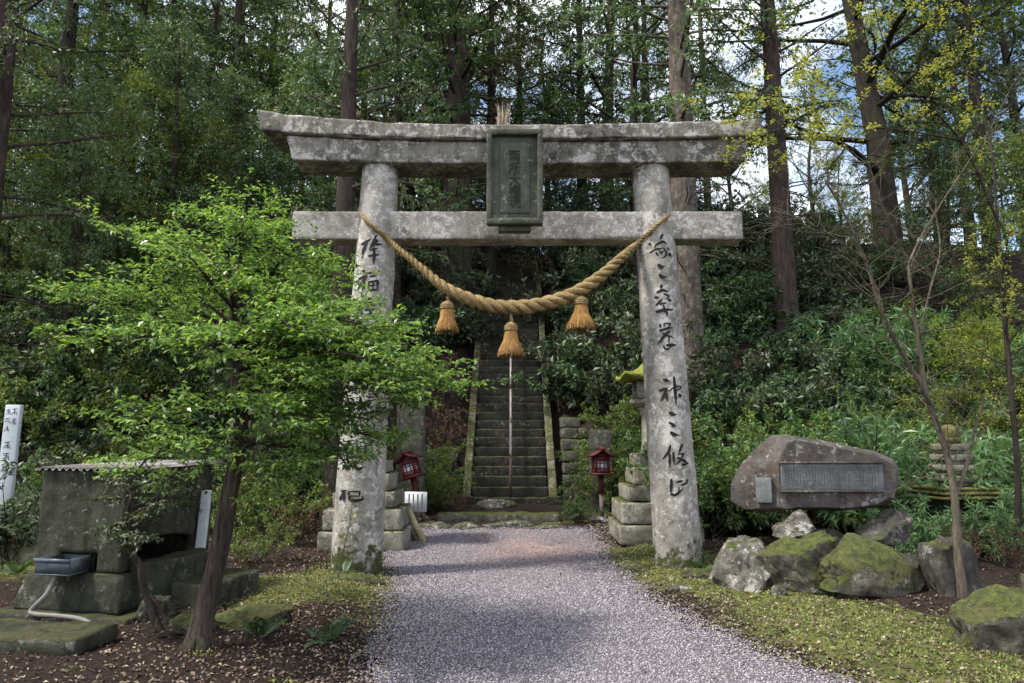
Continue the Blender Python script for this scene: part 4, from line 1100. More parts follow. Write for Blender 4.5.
def tree_broad(seed, H=12, base=.35, Rr=3.2, n1=20, n2=7, n3=6, m=12, leaf=(.085, .04), r0=.22, flat=.0, lean=(0,0), el=(.15,.8), twig=.4, up=.7, wiggle=.06, droop=0.0):
    rng = np.random.default_rng(seed); tb = MB(); cr = MB()
    n = 12; tz = np.linspace(0, 1, n+1)
    tr_ = np.stack([lean[0]*tz**1.3+wiggle*H*.35*np.cumsum(rng.normal(0, .18, n+1))*tz, lean[1]*tz+wiggle*H*.35*np.cumsum(rng.normal(0, .18, n+1))*tz, H*tz], -1)
    rad = r0*(1-tz*.86); rad[0] *= 1.45; tr_[0, 2] = -.35
    tr2 = np.insert(tr_, 1, tr_[0]+(tr_[1]-tr_[0])*.35, 0); rad2 = np.insert(rad, 1, r0*1.08)
    tb.tube(tr2, rad2, 12, True, wobble=.05)
    TB, TD = [], []
    for i in range(n1):
        t = base+(1-base)*(i+rng.random())/n1; p = samp(tr_, np.array([t]))[0]; a = i*2.4+rng.normal(0, .4)
        u = (t-base)/(1-base); prof_ = (math.sin(math.pi*(u*.75+.2))**.7)
        L = Rr*prof_*rng.uniform(.7, 1.15); e = el[0]+(el[1]-el[0])*u+rng.normal(0, .12)
        B = branch(rng, p, azel(a, e), L, 6, .14, .02-droop)
        rb = r0*(1-t*.8)*.42
        tb.tube(B, np.linspace(rb, rb*.18, len(B)), 6, False)
        for j in range(n2):
            s = .25+.75*(j+rng.random())/n2; q = samp(B, np.array([s]))[0]
            dB = norm(B[-1]-B[0]); sd = rng.normal(size=3); sd[2] = sd[2]*(1-flat)*.8+.1; d = norm(dB*.7+norm(sd)*.9)
            if flat: d[2] *= (1-flat)
            S = branch(rng, q, d, L*.36*rng.uniform(.6, 1.2), 3, .18, .0-droop)
            tb.tube(S, np.linspace(rb*.3, rb*.08, len(S)), 4, False)
            for _ in range(n3):
                b = samp(S, np.array([rng.uniform(.15, 1)]))[0]; dd = rng.normal(size=3); dd[2] = dd[2]*(1-flat)*.7-droop*2
                TB.append(b); TD.append(norm(norm(S[-1]-S[0])*.6+norm(dd)))
    TB, TD = np.array(TB), np.array(TD); nT = len(TB)
    P = np.repeat(TB, m, 0)+np.repeat(TD, m, 0)*(twig*rng.random((nT*m, 1)))+rng.normal(0, .025, (nT*m, 3))
    D = norm(np.repeat(TD, m, 0)*.6+runit(rng, nT*m)); Nn = np.tile((0, 0, up), (nT*m, 1))+runit(rng, nT*m)*(1-up*.5)
    sz = rng.uniform(.65, 1.25, nT*m)
    leaf_quads(cr, P, D, Nn, leaf[0]*sz, leaf[1]*sz, .18)
    return tb, cr

def tree_cedar(seed, H=18, base=.45, Rr=2.6, nb=64, ns=9, m=26, leaf=(.13, .032), r0=.34, droop=.5, lean=(0,0), stubs=10, hang=.5):
    rng = np.random.default_rng(seed); tb = MB(); cr = MB(); n = 14; tz = np.linspace(0, 1, n+1)
    tr_ = np.stack([lean[0]*tz+.05*np.cumsum(rng.normal(0, .5, n+1))*tz, lean[1]*tz+.05*np.cumsum(rng.normal(0, .5, n+1))*tz, H*tz], -1)
    rad = r0*(1-tz*.9)**.8; rad[0] *= 1.35; tr_[0, 2] = -.5
    tr2 = np.insert(tr_, 1, tr_[0]+(tr_[1]-tr_[0])*.45, 0); rad2 = np.insert(rad, 1, r0*1.06)
    tb.tube(tr2, rad2, 14, True, wobble=.05)
    TB, TD, TL = [], [], []
    for i in range(nb):
        u = (i+rng.random())/nb; t = base+(1-base)*u; p = samp(tr_, np.array([t]))[0]; a = i*2.4+rng.normal(0, .5)
        L = Rr*(1-u)**.65*rng.uniform(.55, 1.1)+.25; e = .25-.1*droop+.5*u+rng.normal(0, .12)
        B = branch(rng, p, azel(a, e), L, 6, .09, -.05*droop)
        rb = max(.012, r0*(1-t)*.16+.012); tb.tube(B, np.linspace(rb, rb*.25, len(B)), 5, False)
        for j in range(ns):
            s = .18+.82*(j+rng.random())/ns; q = samp(B, np.array([s]))[0]
            sd = rng.normal(size=3); d = norm(norm(B[-1]-B[0])*.6+norm(sd)*.6+np.array((0, 0, -hang)))
            TB.append(q); TD.append(d); TL.append(rng.uniform(.35, .85))
    for i in range(stubs):
        t = rng.uniform(.05, max(base, .1)); p = samp(tr_, np.array([t]))[0]; a = rng.uniform(0, 6.28)
        B = branch(rng, p, azel(a, rng.uniform(-.2, .3)), rng.uniform(.6, 2.0), 5, .14, -.03); tb.tube(B, np.linspace(.022, .006, len(B)), 4, False)
    TB, TD, TL = np.array(TB), np.array(TD), np.array(TL); nT = len(TB)
    u = rng.random((nT*m, 1)); D0 = np.repeat(TD, m, 0)
    sag = np.zeros((nT*m, 3)); sag[:, 2] = -.25*hang
    P = np.repeat(TB, m, 0)+(D0*u+sag*u*u)*np.repeat(TL, m)[:, None]+rng.normal(0, .03, (nT*m, 3))
    D = norm(D0*.9+runit(rng, nT*m)*.75+np.array((0, 0, -.25*hang))); Nn = runit(rng, nT*m)+np.array((0, 0, .5))
    sz = rng.uniform(.6, 1.25, nT*m)*(1-.4*u[:, 0])
    leaf_quads(cr, P, D, Nn, leaf[0]*sz, leaf[1]*sz, .12)
    return tb, cr

def bush(seed, H=1.4, Rr=.9, ns=9, n2=6, m=14, leaf=(.10, .04), rosette=True, droop=.1, up=.6, spread=.7):
    rng = np.random.default_rng(seed); tb = MB(); cr = MB(); TB, TD = [], []
    for i in range(ns):
        a = i*2.4+rng.normal(0, .4); e = rng.uniform(.6, 1.35); L = H*rng.uniform(.6, 1.1)
        B = branch(rng, (rng.normal(0, .06), rng.normal(0, .06), -.08), azel(a, e), L, 5, .13, -.02)
        B[:, :2] *= Rr/H*1.35
        tb.tube(B, np.linspace(.014, .005, len(B)), 4, False)
        for j in range(n2):
            q = samp(B, np.array([rng.uniform(.25, 1)]))[0]; d = rng.normal(size=3); d[2] = abs(d[2])*.5
            S = branch(rng, q, norm(d+norm(B[-1]-B[0])*.5), Rr*rng.uniform(.25, .6)*spread, 3, .15, .0); tb.tube(S, np.linspace(.006, .003, len(S)), 3, False)
            for w_ in (.55, .8, 1.):
                TB.append(samp(S, np.array([w_]))[0]); TD.append(norm(S[-1]-S[-2]))
    TB, TD = np.array(TB), np.array(TD); nT = len(TB)
    P = np.repeat(TB, m, 0)+rng.normal(0, .02, (nT*m, 3)); r_ = runit(rng, nT*m)
    D = norm(np.repeat(TD, m, 0)*.5+r_+np.array((0, 0, -droop))); Nn = np.tile((0, 0, up), (nT*m, 1))+runit(rng, nT*m)*(1-up*.5)
    sz = rng.uniform(.6, 1.2, nT*m); leaf_quads(cr, P+D*.02, D, Nn, leaf[0]*sz, leaf[1]*sz, .2)
    return tb, cr

def fern(seed, n=9, L=.55, w=.12):
    rng = np.random.default_rng(seed); tb = MB(); cr = MB()
    for i in range(n):
        a = i*2.4+rng.normal(0, .3); B = branch(rng, (0, 0, -.03), azel(a, rng.uniform(.5, 1.1)), L*rng.uniform(.7, 1.1), 8, .04, -.09)
        tb.tube(B, np.linspace(.005, .002, len(B)), 3, False)
        k = 18; t = np.linspace(.15, 1, k); P = samp(B, t); Tt = norm(np.gradient(P, axis=0)); S = norm(np.cross(Tt, np.array((0, 0, 1.))))
        ln = w*np.sin(np.pi*(t*.85+.12))
        for sg in (-1, 1): leaf_quads(cr, P, S*sg+Tt*.35, np.cross(S, Tt), ln, .022, .15)
    return tb, cr

KIND = {}
def kind(name, gen, bark, leaf, stem='trunk', crown='crown'):
    tb, cr = gen
    KIND[name] = [(stem, tb.mesh(stem, M[bark], True)), (crown, cr.mesh(crown, M[leaf]))]
def variant(name, src, leaf=None, bark=None):
    out_ = []
    for nm, me in KIND[src]:
        me2 = me.copy(); mt = bark if nm in ('trunk', 'stems') else leaf
        if mt: me2.materials.clear(); me2.materials.append(M[mt])
        out_.append((nm, me2))
    KIND[name] = out_
def plant(kd, name, label, cat, loc, rz=0., scale=1., group=None, tilt=None):
    r = thing(name, label, cat, loc, rz, group, scale)
    if tilt: r.rotation_euler = (tilt[0], tilt[1], rz)
    for nm, me in KIND[kd]: link(nm, me, r)
    return r

kind('cedar_high', tree_cedar(1, 19, .30, 2.9, 70, 11, 28, (.15,.042), stubs=16), 'bark_red', 'cedar_leaf')
kind('cedar_mid', tree_cedar(2, 14, .10, 3.0, 70, 11, 30, (.15,.042), r0=.20, droop=.8, hang=.6, stubs=6), 'bark_dark', 'cedar_leaf')
kind('cedar_low', tree_cedar(3, 8, .06, 2.1, 60, 11, 28, (.12,.035), r0=.10, droop=.9, hang=.5, stubs=2), 'bark_dark', 'cedar_leaf')
variant('cedar_brown', 'cedar_mid', leaf='brown_leaf')
variant('pine_grey', 'cedar_high', bark='bark_grey')
kind('broad_high', tree_broad(4, 13.5, .16, 3.9, 30, 9, 7, 15, (.11,.055), r0=.22, wiggle=.10, twig=.5), 'bark_dark', 'dark_leaf')
kind('broad_open', tree_broad(5, 14, .20, 4.1, 24, 8, 6, 11, (.10,.05), r0=.20, wiggle=.16, el=(.2,1.0), twig=.5), 'bark_dark', 'mid_leaf')
kind('broad_low', tree_broad(6, 5.5, .08, 2.2, 20, 7, 6, 14, (.08,.038), r0=.07, wiggle=.12), 'bark_dark', 'mid_leaf')
variant('broad_high_mid', 'broad_high', 'mid_leaf'); variant('broad_low_dark', 'broad_low', 'dark_leaf'); variant('broad_low_lime', 'broad_low', 'lime_leaf')
kind('glossy', bush(7, 1.5, 1.1, 10, 6, 11, (.14,.05)), 'bark_dark', 'grey_leaf', 'stems', 'foliage')
kind('glossy_b', bush(8, 1.1, 1.2, 9, 7, 10, (.12,.045)), 'bark_dark', 'dark_leaf', 'stems', 'foliage')
kind('small_leaf', bush(9, 1.4, 1.2, 11, 8, 15, (.07,.032), up=.9, spread=1.0), 'bark_dark', 'mid_leaf', 'stems', 'foliage')
kind('narrow', bush(10, 1.7, 1.0, 10, 7, 13, (.20,.030), droop=.45, up=.5), 'bark_dark', 'bamboo_leaf', 'stems', 'foliage')
kind('lime_bush', bush(11, 1.5, 1.1, 9, 7, 14, (.06,.028), up=.9), 'bark_dark', 'lime_leaf', 'stems', 'foliage')
kind('green_bush', bush(12, 1.5, 1.1, 10, 8, 14, (.085,.032), up=.9, spread=1.0), 'bark_dark', 'bamboo_leaf', 'stems', 'foliage')
kind('fern', fern(13), 'bark_dark', 'dark_leaf', 'stems', 'fronds')
kind('dead_bush', bush(14, 1.3, 1.0, 12, 7, 4, (.05,.02)), 'bark_brown', 'brown_leaf', 'stems', 'foliage')

rr = np.random.default_rng(99)
def rz(): return rr.uniform(0, 6.28)
# --- single trees
plant('pine_grey', 'conifer_tree', 'thick straight grey-barked conifer right behind the right gate pillar', 'tree', spot(691,16), 1.0, (1.12,1.12,1.1))
plant('cedar_high', 'conifer_tree', 'straight dark reddish conifer rising right of the gate above the monument', 'tree', spot(791,17.5), 2.0, (.9,.9,1.05))
plant('broad_open', 'evergreen_tree', 'massive dark-trunked leaning evergreen on the slope at the upper right', 'tree', spot(898,21), 4.0, (2.2,2.2,1.25), tilt=(0, R(3)))
plant('cedar_high', 'cedar_tree', 'slender red-barked cedar standing just behind the left gate pillar', 'tree', spot(338,12.5), 0.6, (.66,.66,.9))
plant('cedar_high', 'cedar_tree', 'stout red-barked cedar above the gate lintel left of the plaque', 'tree', spot(455,21), 3.1, (1.6,1.6,1.0))
plant('pine_grey', 'conifer_tree', 'grey-barked conifer seen between the gate beams beside the left pillar', 'tree', spot(424,24), 5.1, (1.1,1.1,1.0))
plant('broad_open', 'evergreen_tree', 'crooked many-limbed tree above the lintel right of the plaque', 'tree', spot(612,24), 1.2, (1.4,1.4,1.15))
plant('pine_grey', 'conifer_tree', 'thin straight tree behind the beam end right of the right pillar', 'tree', spot(716,27), 3.4, (.5,.5,.95))
plant('broad_low_lime', 'maple_tree', 'bright yellow-green small tree at the right edge above the bamboo leaves', 'tree', spot(1000,13), 2.2, .62)
# tall conifers at the left, branches hanging into the top of the view
for x, Y, kd, s, lab in ((-9.6,12.0,'cedar_high',(.9,.9,.95),'tall conifer just outside the left edge, its sprays hanging into the top left corner'),(-12.5,14.5,'cedar_high',(1.1,1.1,1.0),'tall conifer at the far left edge behind the hanging sprays')):
    plant(kd, 'conifer_tree', lab, 'tree', (x, Y, G(x, Y)), rz(), s)
plant('broad_low_lime', 'lime_tree', 'small bright lime-green tree among the dark conifers at the upper left', 'tree', spot(135,17.8), 2.0, (.95,.95,1.25))
# left forest
for px, Y, kd, s, lab in (
    (35, 19, 'cedar_mid', (1.5,1.5,1.1), 'thick dark-trunked conifer at the left edge above the mossy bank'),
    (112, 20.5, 'cedar_mid', (1.1,1.1,1.0), 'dark conifer with drooping sprays second from the left edge'),
    (215, 21, 'cedar_mid', (1.1,1.1,1.05), 'drooping dark conifer up the slope left of the gate end'),
    (290, 18.5, 'cedar_low', (1.1,1.1,1.0), 'low feathery conifer directly behind the left end of the lintel'),
    (160, 17.5, 'cedar_low', (1.2,1.2,1.1), 'low feathery conifer above the crown of the foreground tree'),
    (60, 15.5, 'cedar_low', (1.0,1.0,1.0), 'low feathery conifer near the left edge above the sign post')):
    plant(kd, 'conifer_tree', lab, 'tree', spot(px, Y), rz(), s)
gl = 'forest trees on the slope left of the gate'; ll = 'one of the crowded dark forest trees on the slope left of the gate'
for px, Y, kd, s in ((-20,25,'broad_high',1.1),(70,26,'cedar_mid',1.2),(150,27,'broad_high_mid',1.1),(190,24,'broad_high',1.0),(255,26,'cedar_mid',1.15),(310,28,'broad_high_mid',1.1),(355,30,'cedar_mid',1.2),(90,33,'broad_high_mid',1.3),(225,34,'broad_high_mid',1.3),(-15,21,'broad_low_dark',1.2),(85,22,'broad_low_dark',1.1),(250,22.5,'broad_low_dark',1.1),(180,29,'broad_low_dark',1.4),(320,23,'broad_low_dark',1.1),(40,29,'broad_low_dark',1.4)):
    plant(kd, 'forest_tree', ll, 'tree', spot(px, Y), rz(), s, gl)
gl = 'forest trees above the stairs'; ll = 'one of the tall forest trees standing above the top of the stairs'
for px, Y, kd, s in ((395,30,'broad_high_mid',1.1),(485,36,'broad_open',1.1),(550,34,'broad_open',1.1),(440,36,'cedar_mid',1.3),(655,32,'broad_open',1.0),(375,25,'cedar_low',1.2),(560,29,'broad_low_dark',.9),(465,28,'broad_low_dark',.9),(610,31,'broad_low',1.0),(405,24,'broad_high_mid',1.15),(520,27,'broad_high',1.0),(585,26,'cedar_mid',1.15),(655,25,'cedar_mid',1.0),(490,23,'cedar_brown',1.1)):
    plant(kd, 'forest_tree', ll, 'tree', spot(px, Y), rz(), s, gl)
gl = 'forest trees on the slope right of the gate'; ll = 'one of the forest trees with sky between, on the slope right of the gate'
for px, Y, kd, s in ((850,46,'broad_open',.9),(742,33,'broad_open',.8),(825,38,'broad_open',.95),(785,30,'broad_low',.8),(955,24,'broad_high',1.1),(1005,21,'cedar_mid',1.1),(985,29,'broad_high_mid',1.2),(1045,25,'broad_high',1.1),(925,36,'broad_open',1.2),(728,25,'broad_low_dark',.4),(960,18,'broad_low_dark',1.0),(1020,17,'broad_low',1.0)):
    plant(kd, 'forest_tree', ll, 'tree', spot(px, Y), rz(), s, gl)
for px, Y, s in ((850,30,.75),(882,33,.85),(822,34,.7)):
    plant('broad_low_lime', 'sunlit_tree', 'sunlit yellow-green small tree beyond the crest right of the gate', 'tree', spot(px, Y), rz(), s, 'sunlit trees beyond the crest')

gs = 'young evergreens leaning over the stairs'
for x, Y, s, tl in ((-2.0,20.5,.55,.25),(1.9,19.6,.5,-.25),(-1.9,23.5,.7,.28),(2.0,22.5,.65,-.3),(2.1,25.2,.8,-.2),(-2.2,26.2,.85,.2)):
    plant('broad_low_dark', 'young_evergreen', 'young dark evergreen leaning over the upper stairs', 'tree', (x, Y, G(x, Y)-.05), rz(), s, gs, (0, tl))
gs = 'young trees filling the left bank'
for px, Y, kd, s in ((-10,17,'broad_low',1.0),(35,18,'broad_low_dark',1.1),(85,17.5,'cedar_low',.8),(130,19,'broad_low_dark',1.2),(175,18,'broad_low',1.0),(225,18.5,'cedar_low',.9),(265,17.5,'broad_low_dark',.9),(300,20,'broad_low',1.1),(325,17.5,'cedar_low',.7),(20,21,'broad_low',1.3),(110,22,'broad_low',1.3),(200,22,'broad_low_dark',1.4),(280,22,'broad_low',1.2)):
    plant(kd, 'young_tree', 'young bushy tree in the dark wood on the left bank', 'tree', spot(px, Y), rz(), s, gs)
gs = 'shrubs overhanging the upper stairs'
for x, Y, s in ((-1.25,20.3,.9),(1.2,19.4,.9),(-1.2,22.2,1.2),(1.15,21.2,1.1),(1.2,23.2,.9),(-1.35,24.2,1.0)):
    plant('glossy' if s < 1.25 else 'glossy_b', 'overhanging_shrub', 'grey-green glossy shrub hanging over the edge of the upper stairs', 'shrub', (x, Y, max(G(x, Y), ST[2]+.88*(Y-15.5)-.1)), rz(), s, gs)
for px, Y, s in ((26, 8.9, .62), (-6, 9.1, .6)):
    plant('glossy', 'pale_shrub', ('pale grey-green shrub covering the right side of the white sign post' if px > 0 else 'pale grey-green shrub at the left edge beside the white sign post'), 'shrub', spot(px, Y), rz(), s*1.2)
plant('broad_high', 'evergreen_tree', 'dense dark evergreen on the slope behind the right pillar top', 'tree', spot(640,19.5), 2.2, .95)
plant('broad_high', 'evergreen_tree', 'dense dark evergreen on the slope behind the left pillar top', 'tree', spot(392,19.8), 5.2, .95)
for px, Y, kd, s, lab in ((912, 8.9, 'narrow', .5, 'narrow-leaved small shrub left of the stone pagoda base'), (982, 8.9, 'narrow', .55, 'narrow-leaved small shrub right of the stone pagoda base'), (955, 8.3, 'dead_bush', .45, 'low dry twiggy shrub before the stone pagoda'), (1008, 7.6, 'dead_bush', .5, 'low dry twiggy shrub behind the small mossy stone at the right edge'), (900, 7.9, 'glossy_b', .4, 'low dark shrub between the monument and the bare sapling')):
    plant(kd, 'small_shrub', lab, 'shrub', spot(px, Y), rz(), s)
for px, Y, kd, s, lab in ((262, 8.9, 'small_leaf', .45, 'low leafy shrub on the litter between the foreground tree and left pillar'), (300, 10.2, 'dead_bush', .6, 'dry twiggy shrub on the litter left of the left pillar'), (395, 12.6, 'small_leaf', .4, 'low shrub beside the leaning red box lantern'), (575, 12.9, 'green_bush', .4, 'low leafy shrub left of the upright red box lantern'), (460, 13.6, 'dead_bush', .45, 'low twiggy shrub at the left end of the stair kerb')):
    plant(kd, 'small_shrub', lab, 'shrub', spot(px, Y), rz(), s)
# --- shrubs on the slopes
def shrubs(n, pxr, Yr, kinds, sr, name, label, group, avoid=None, seed=1):
    g = np.random.default_rng(seed)
    k = 0; tries = 0; placed = []
    while k < n and tries < n*30:
        tries += 1
        Y = g.uniform(*Yr); px = g.uniform(*pxr); x, y_, z = spot(px, Y)
        if abs(x+.05) < 1.5 and Y > 14: continue
        if avoid and avoid(px, Y, x): continue
        if any((x-a)**2+(Y-b)**2 < (.42)**2 for a, b in placed): continue
        placed.append((x, Y))
        plant(kinds[g.integers(len(kinds))], name, label, 'shrub', (x, Y, z-.02), g.uniform(0, 6.28), g.uniform(*sr), group, (g.normal(0, .08), g.normal(0, .08)))
        k += 1
shrubs(36, (525, 690), (16.3, 26.5), ['glossy','glossy_b','glossy'], (.95,1.5), 'glossy_shrub', 'grey-green glossy-leaved shrub on the slope right of the stairs', 'glossy shrubs right of the stairs', seed=2)
shrubs(9, (560, 660), (13.6, 16.2), ['green_bush','small_leaf'], (.6,.95), 'leafy_shrub', 'green small-leaved shrub between the stairs and the right pillar', 'leafy shrubs between stairs and right pillar', lambda px, Y, x: x < 1.9 or (Y < 14.6 and px < 625), seed=3)
shrubs(30, (330, 490), (16.3, 26.5), ['glossy','dead_bush','glossy_b','dead_bush'], (.95,1.5), 'slope_shrub', 'tangled dull green shrub on the slope left of the stairs', 'slope shrubs left of the stairs', seed=4)
shrubs(8, (385, 450), (14.0, 16.0), ['dead_bush','small_leaf'], (.5,.8), 'low_shrub', 'low twiggy shrub beside the left kerb of the stairs', 'low shrubs beside the left kerb', seed=14)
shrubs(64, (-40, 345), (14.0, 22), ['small_leaf','glossy_b','green_bush','glossy','green_bush'], (1.1,1.8), 'understorey_shrub', 'understorey shrub on the wooded bank behind the foreground tree', 'understorey shrubs on the left bank', lambda px, Y, x: False, seed=5)
shrubs(14, (-20, 330), (10.5, 14), ['small_leaf','green_bush','glossy'], (.6,1.0), 'bank_shrub', 'low light green shrub at the foot of the left bank', 'low shrubs at the foot of the left bank', lambda px, Y, x: px > 290 and Y < 12, seed=6)
shrubs(44, (690, 835), (14.5, 23.5), ['glossy_b','glossy_b','glossy'], (.9,1.4), 'dark_shrub', 'dark glossy shrub on the slope between the right pillar and crest', 'dark shrubs on the right slope', seed=7)
shrubs(12, (840, 930), (18, 24.5), ['glossy_b','dead_bush','green_bush'], (.7,1.0), 'crest_shrub', 'scattered small shrub on the bare slope below the crest at the upper right', 'scattered shrubs below the right crest', seed=18)
shrubs(20, (695, 860), (9.9, 14.5), ['green_bush','small_leaf','green_bush'], (.9,1.35), 'leafy_shrub', 'pale green leafy shrub behind the stone monument', 'leafy shrubs behind the monument', seed=8)
shrubs(26, (835, 1040), (9.9, 17), ['narrow','narrow','green_bush'], (.8,1.35), 'bamboo_leaf_shrub', 'narrow bamboo-like leaved shrub behind the sapling right of the monument', 'bamboo-leaved shrubs right of the monument', lambda px, Y, x: Y < 10.4 and 890 < px < 1000, seed=9)
shrubs(8, (920, 1040), (12.5, 17), ['lime_bush'], (1.2,1.6), 'lime_shrub', 'yellow-green airy shrub on the slope at the right edge', 'yellow-green shrubs at the right edge', seed=10)
for px, Y, s, lab in ((272, 5.75, .55, 'dark fern on the litter right of the foreground tree foot'), (338, 5.6, .5, 'dark fern near the left edge of the gravel path'), (882, 7.6, .55, 'bright fern sprouting beside the right end of the monument'), (600, 13.6, .6, 'fern growing at the foot of the stair wall'), (696, 8.05, .35, 'small fern at the foot of the right gate pillar'), (350, 8.05, .35, 'small fern at the foot of the left gate pillar'), (910, 8.6, .6, 'shaded fern left of the bare sapling'), (35, 8.2, .5, 'small fern by the low wall at the left edge')):
    plant('fern', 'fern', lab, 'fern', spot(px, Y, .0), rz(), s*1.1)

# --- foreground tree on the left, layered sprays
def front_tree():
    rng = np.random.default_rng(21); Yb = 5.45
    b0 = at(197, 642, Yb); b0[2] = G(b0[0], Yb)
    r = thing('leafy_tree', 'small leaning leafy green tree spreading in front of the left gate pillar', 'tree', b0)
    def q(px, py, Y=Yb): return at(px, py, Y)-b0
    tb = MB(); cr = MB()
    trunk = catmull([q(197,650), q(203,622), q(211,585), q(220,545), q(229,500), q(237,455), q(240,415), q(236,380,5.5), q(232,335,5.55), q(236,290,5.6), q(242,240,5.65), q(245,205,5.7)], 50)
    t = np.linspace(0, 1, 50); rad = np.interp(t, [0, .06, .15, .4, .6, .8, 1], [.13, .088, .074, .063, .048, .024, .008])
    tb.tube(trunk, rad, 16, True, wobble=.10)
    for a in (0.4, 2.4, 4.4, 5.4): # root flare
        P = [trunk[2]+azel(a, .0)*.04, trunk[1]+azel(a, -.5)*.13, trunk[0]+azel(a, -.3)*.26]; tb.tube(P, [.06, .045, .015], 8, False)
    limbs = []
    tgt = [((70,300),5.4,.66),((95,345),4.9,.62),((120,230),5.9,.78),((150,420),4.9,.52),((130,480),5.2,.45),((185,250),5.0,.74),((200,350),4.4,.62),
           ((250,215),5.7,.88),((215,270),6.5,.8),((300,260),5.3,.76),((290,330),4.5,.66),((330,310),5.9,.7),((380,330),5.2,.66),((430,375),5.5,.6),((405,400),5.0,.56),((450,385),6.0,.6),((350,390),4.7,.55),((390,440),5.4,.48),((330,455),5.2,.44),((350,470),5.0,.42),((285,430),4.6,.5),((240,330),6.7,.66),((310,360),6.8,.62),((150,320),6.7,.66),((270,480),5.3,.4),((205,460),4.8,.44),((275,295),5.0,.74),((340,280),6.3,.74),((235,240),5.3,.84),((180,300),5.6,.7),((410,345),5.9,.64),((360,360),5.6,.64),((390,395),5.4,.58),((340,395),5.9,.56),((370,420),5.7,.52),((345,345),5.1,.66),((420,410),5.6,.56),((320,330),5.5,.68),((300,400),5.2,.56),((395,365),4.9,.62),((440,395),5.8,.58),((110,300),5.3,.68)]
    TB, TD = [], []
    for (pp, Y, tt_) in tgt:
        s0 = samp(trunk, np.array([tt_]))[0]; e = q(pp[0], pp[1], Y); L = np.linalg.norm(e-s0)
        m1_ = s0+(e-s0)*.35+np.array((0, 0, .10*L))+rng.normal(0, .05, 3); m2_ = s0+(e-s0)*.7+np.array((0, 0, .07*L))+rng.normal(0, .05, 3)
        B = catmull([s0, m1_, m2_, e], 14); rb = .012+.011*L
        tb.tube(B, np.linspace(rb, .005, 14), 6, False)
        nb_ = int(8+6.5*L)
        for j in range(nb_):
            s = .28+.72*(j+rng.random())/nb_; p = samp(B, np.array([s]))[0]; dB = norm(B[-1]-B[0])
            sd = rng.normal(size=3); sd[2] *= .12; d = norm(dB*.8+norm(sd)*.9); d[2] = d[2]*.6+.12
            S = branch(rng, p, d, rng.uniform(.25, .55)*(1.1-.3*s), 4, .14, .0)
            tb.tube(S, np.linspace(.005, .002, 5), 3, False)
            for k in range(7):
                b = samp(S, np.array([rng.uniform(.15, 1)]))[0]; dd = rng.normal(size=3); dd[2] *= .12
                TB.append(b); TD.append(norm(norm(S[-1]-S[0])*.7+norm(dd)))
    TB, TD = np.array(TB), np.array(TD); m = 10; nT = len(TB)
    P = np.repeat(TB, m, 0)+np.repeat(TD, m, 0)*(.20*rng.random((nT*m, 1)))+rng.normal(0, .010, (nT*m, 3))
    D = norm(np.repeat(TD, m, 0)*.6+runit(rng, nT*m)*np.array((1, 1, .55))); Nn = np.tile((0, 0, 1.), (nT*m, 1))+runit(rng, nT*m)*.65
    sz = rng.uniform(.45, 1.3, nT*m); leaf_quads(cr, P, D, Nn, .050*sz, .022*sz, .2)
    tb.build('trunk', M['bark_brown'], r, True); cr.build('crown', M['fresh_leaf'], r)
front_tree()
# small shrub by the basin with twisted stem
def small_stem():
    rng = np.random.default_rng(31); Yb = 5.75; b0 = at(160, 628, Yb); b0[2] = G(b0[0], Yb)
    r = thing('thin_shrub', 'thin crooked shrub with pale sparse leaves before the water basin', 'shrub', b0)
    q = lambda px, py, Y=Yb: at(px, py, Y)-b0
    tb = MB(); cr = MB()
    st = catmull([q(160,632), q(152,610), q(143,585), q(140,565), q(128,545), q(126,520), q(132,495)], 30); tb.tube(st, np.linspace(.035, .014, 30), 9, True, wobble=.12)
    s2 = catmull([q(168,625), q(158,605), q(146,590)], 10); tb.tube(s2, np.linspace(.012, .018, 10), 6)
    TB, TD = [], []
    for pp, Y, t in (((105,530),5.6,.75),((120,545),5.5,.7),((150,520),5.6,.8),((95,500),5.8,.9),((160,485),5.9,1),((185,505),5.7,.85),((190,470),6,1),((110,480),5.9,1),((145,540),5.4,.65),((205,490),5.8,.9)):
        s0 = samp(st, np.array([t]))[0]; e = q(*pp, Y); B = catmull([s0, (s0+e)/2+np.array((0,0,.05)), e], 8); tb.tube(B, np.linspace(.009, .003, 8), 5, False)
        for k in range(26):
            b = samp(B, np.array([rng.uniform(.25, 1)]))[0]; d = rng.normal(size=3); d[2] *= .3; TB.append(b); TD.append(norm(d))
    TB, TD = np.array(TB), np.array(TD); m = 7; nT = len(TB)
    P = np.repeat(TB, m, 0)+np.repeat(TD, m, 0)*(.14*rng.random((nT*m, 1))); D = norm(np.repeat(TD, m, 0)*.6+runit(rng, nT*m)*np.array((1,1,.5)))
    Nn = np.tile((0,0,1.), (nT*m, 1))+runit(rng, nT*m)*.5; leaf_quads(cr, P, D, Nn, .042*rng.uniform(.7,1.2,nT*m), .02, .2)
    tb.build('stems', M['bark_brown'], r, True); cr.build('foliage', M['grey_leaf'], r)
small_stem()

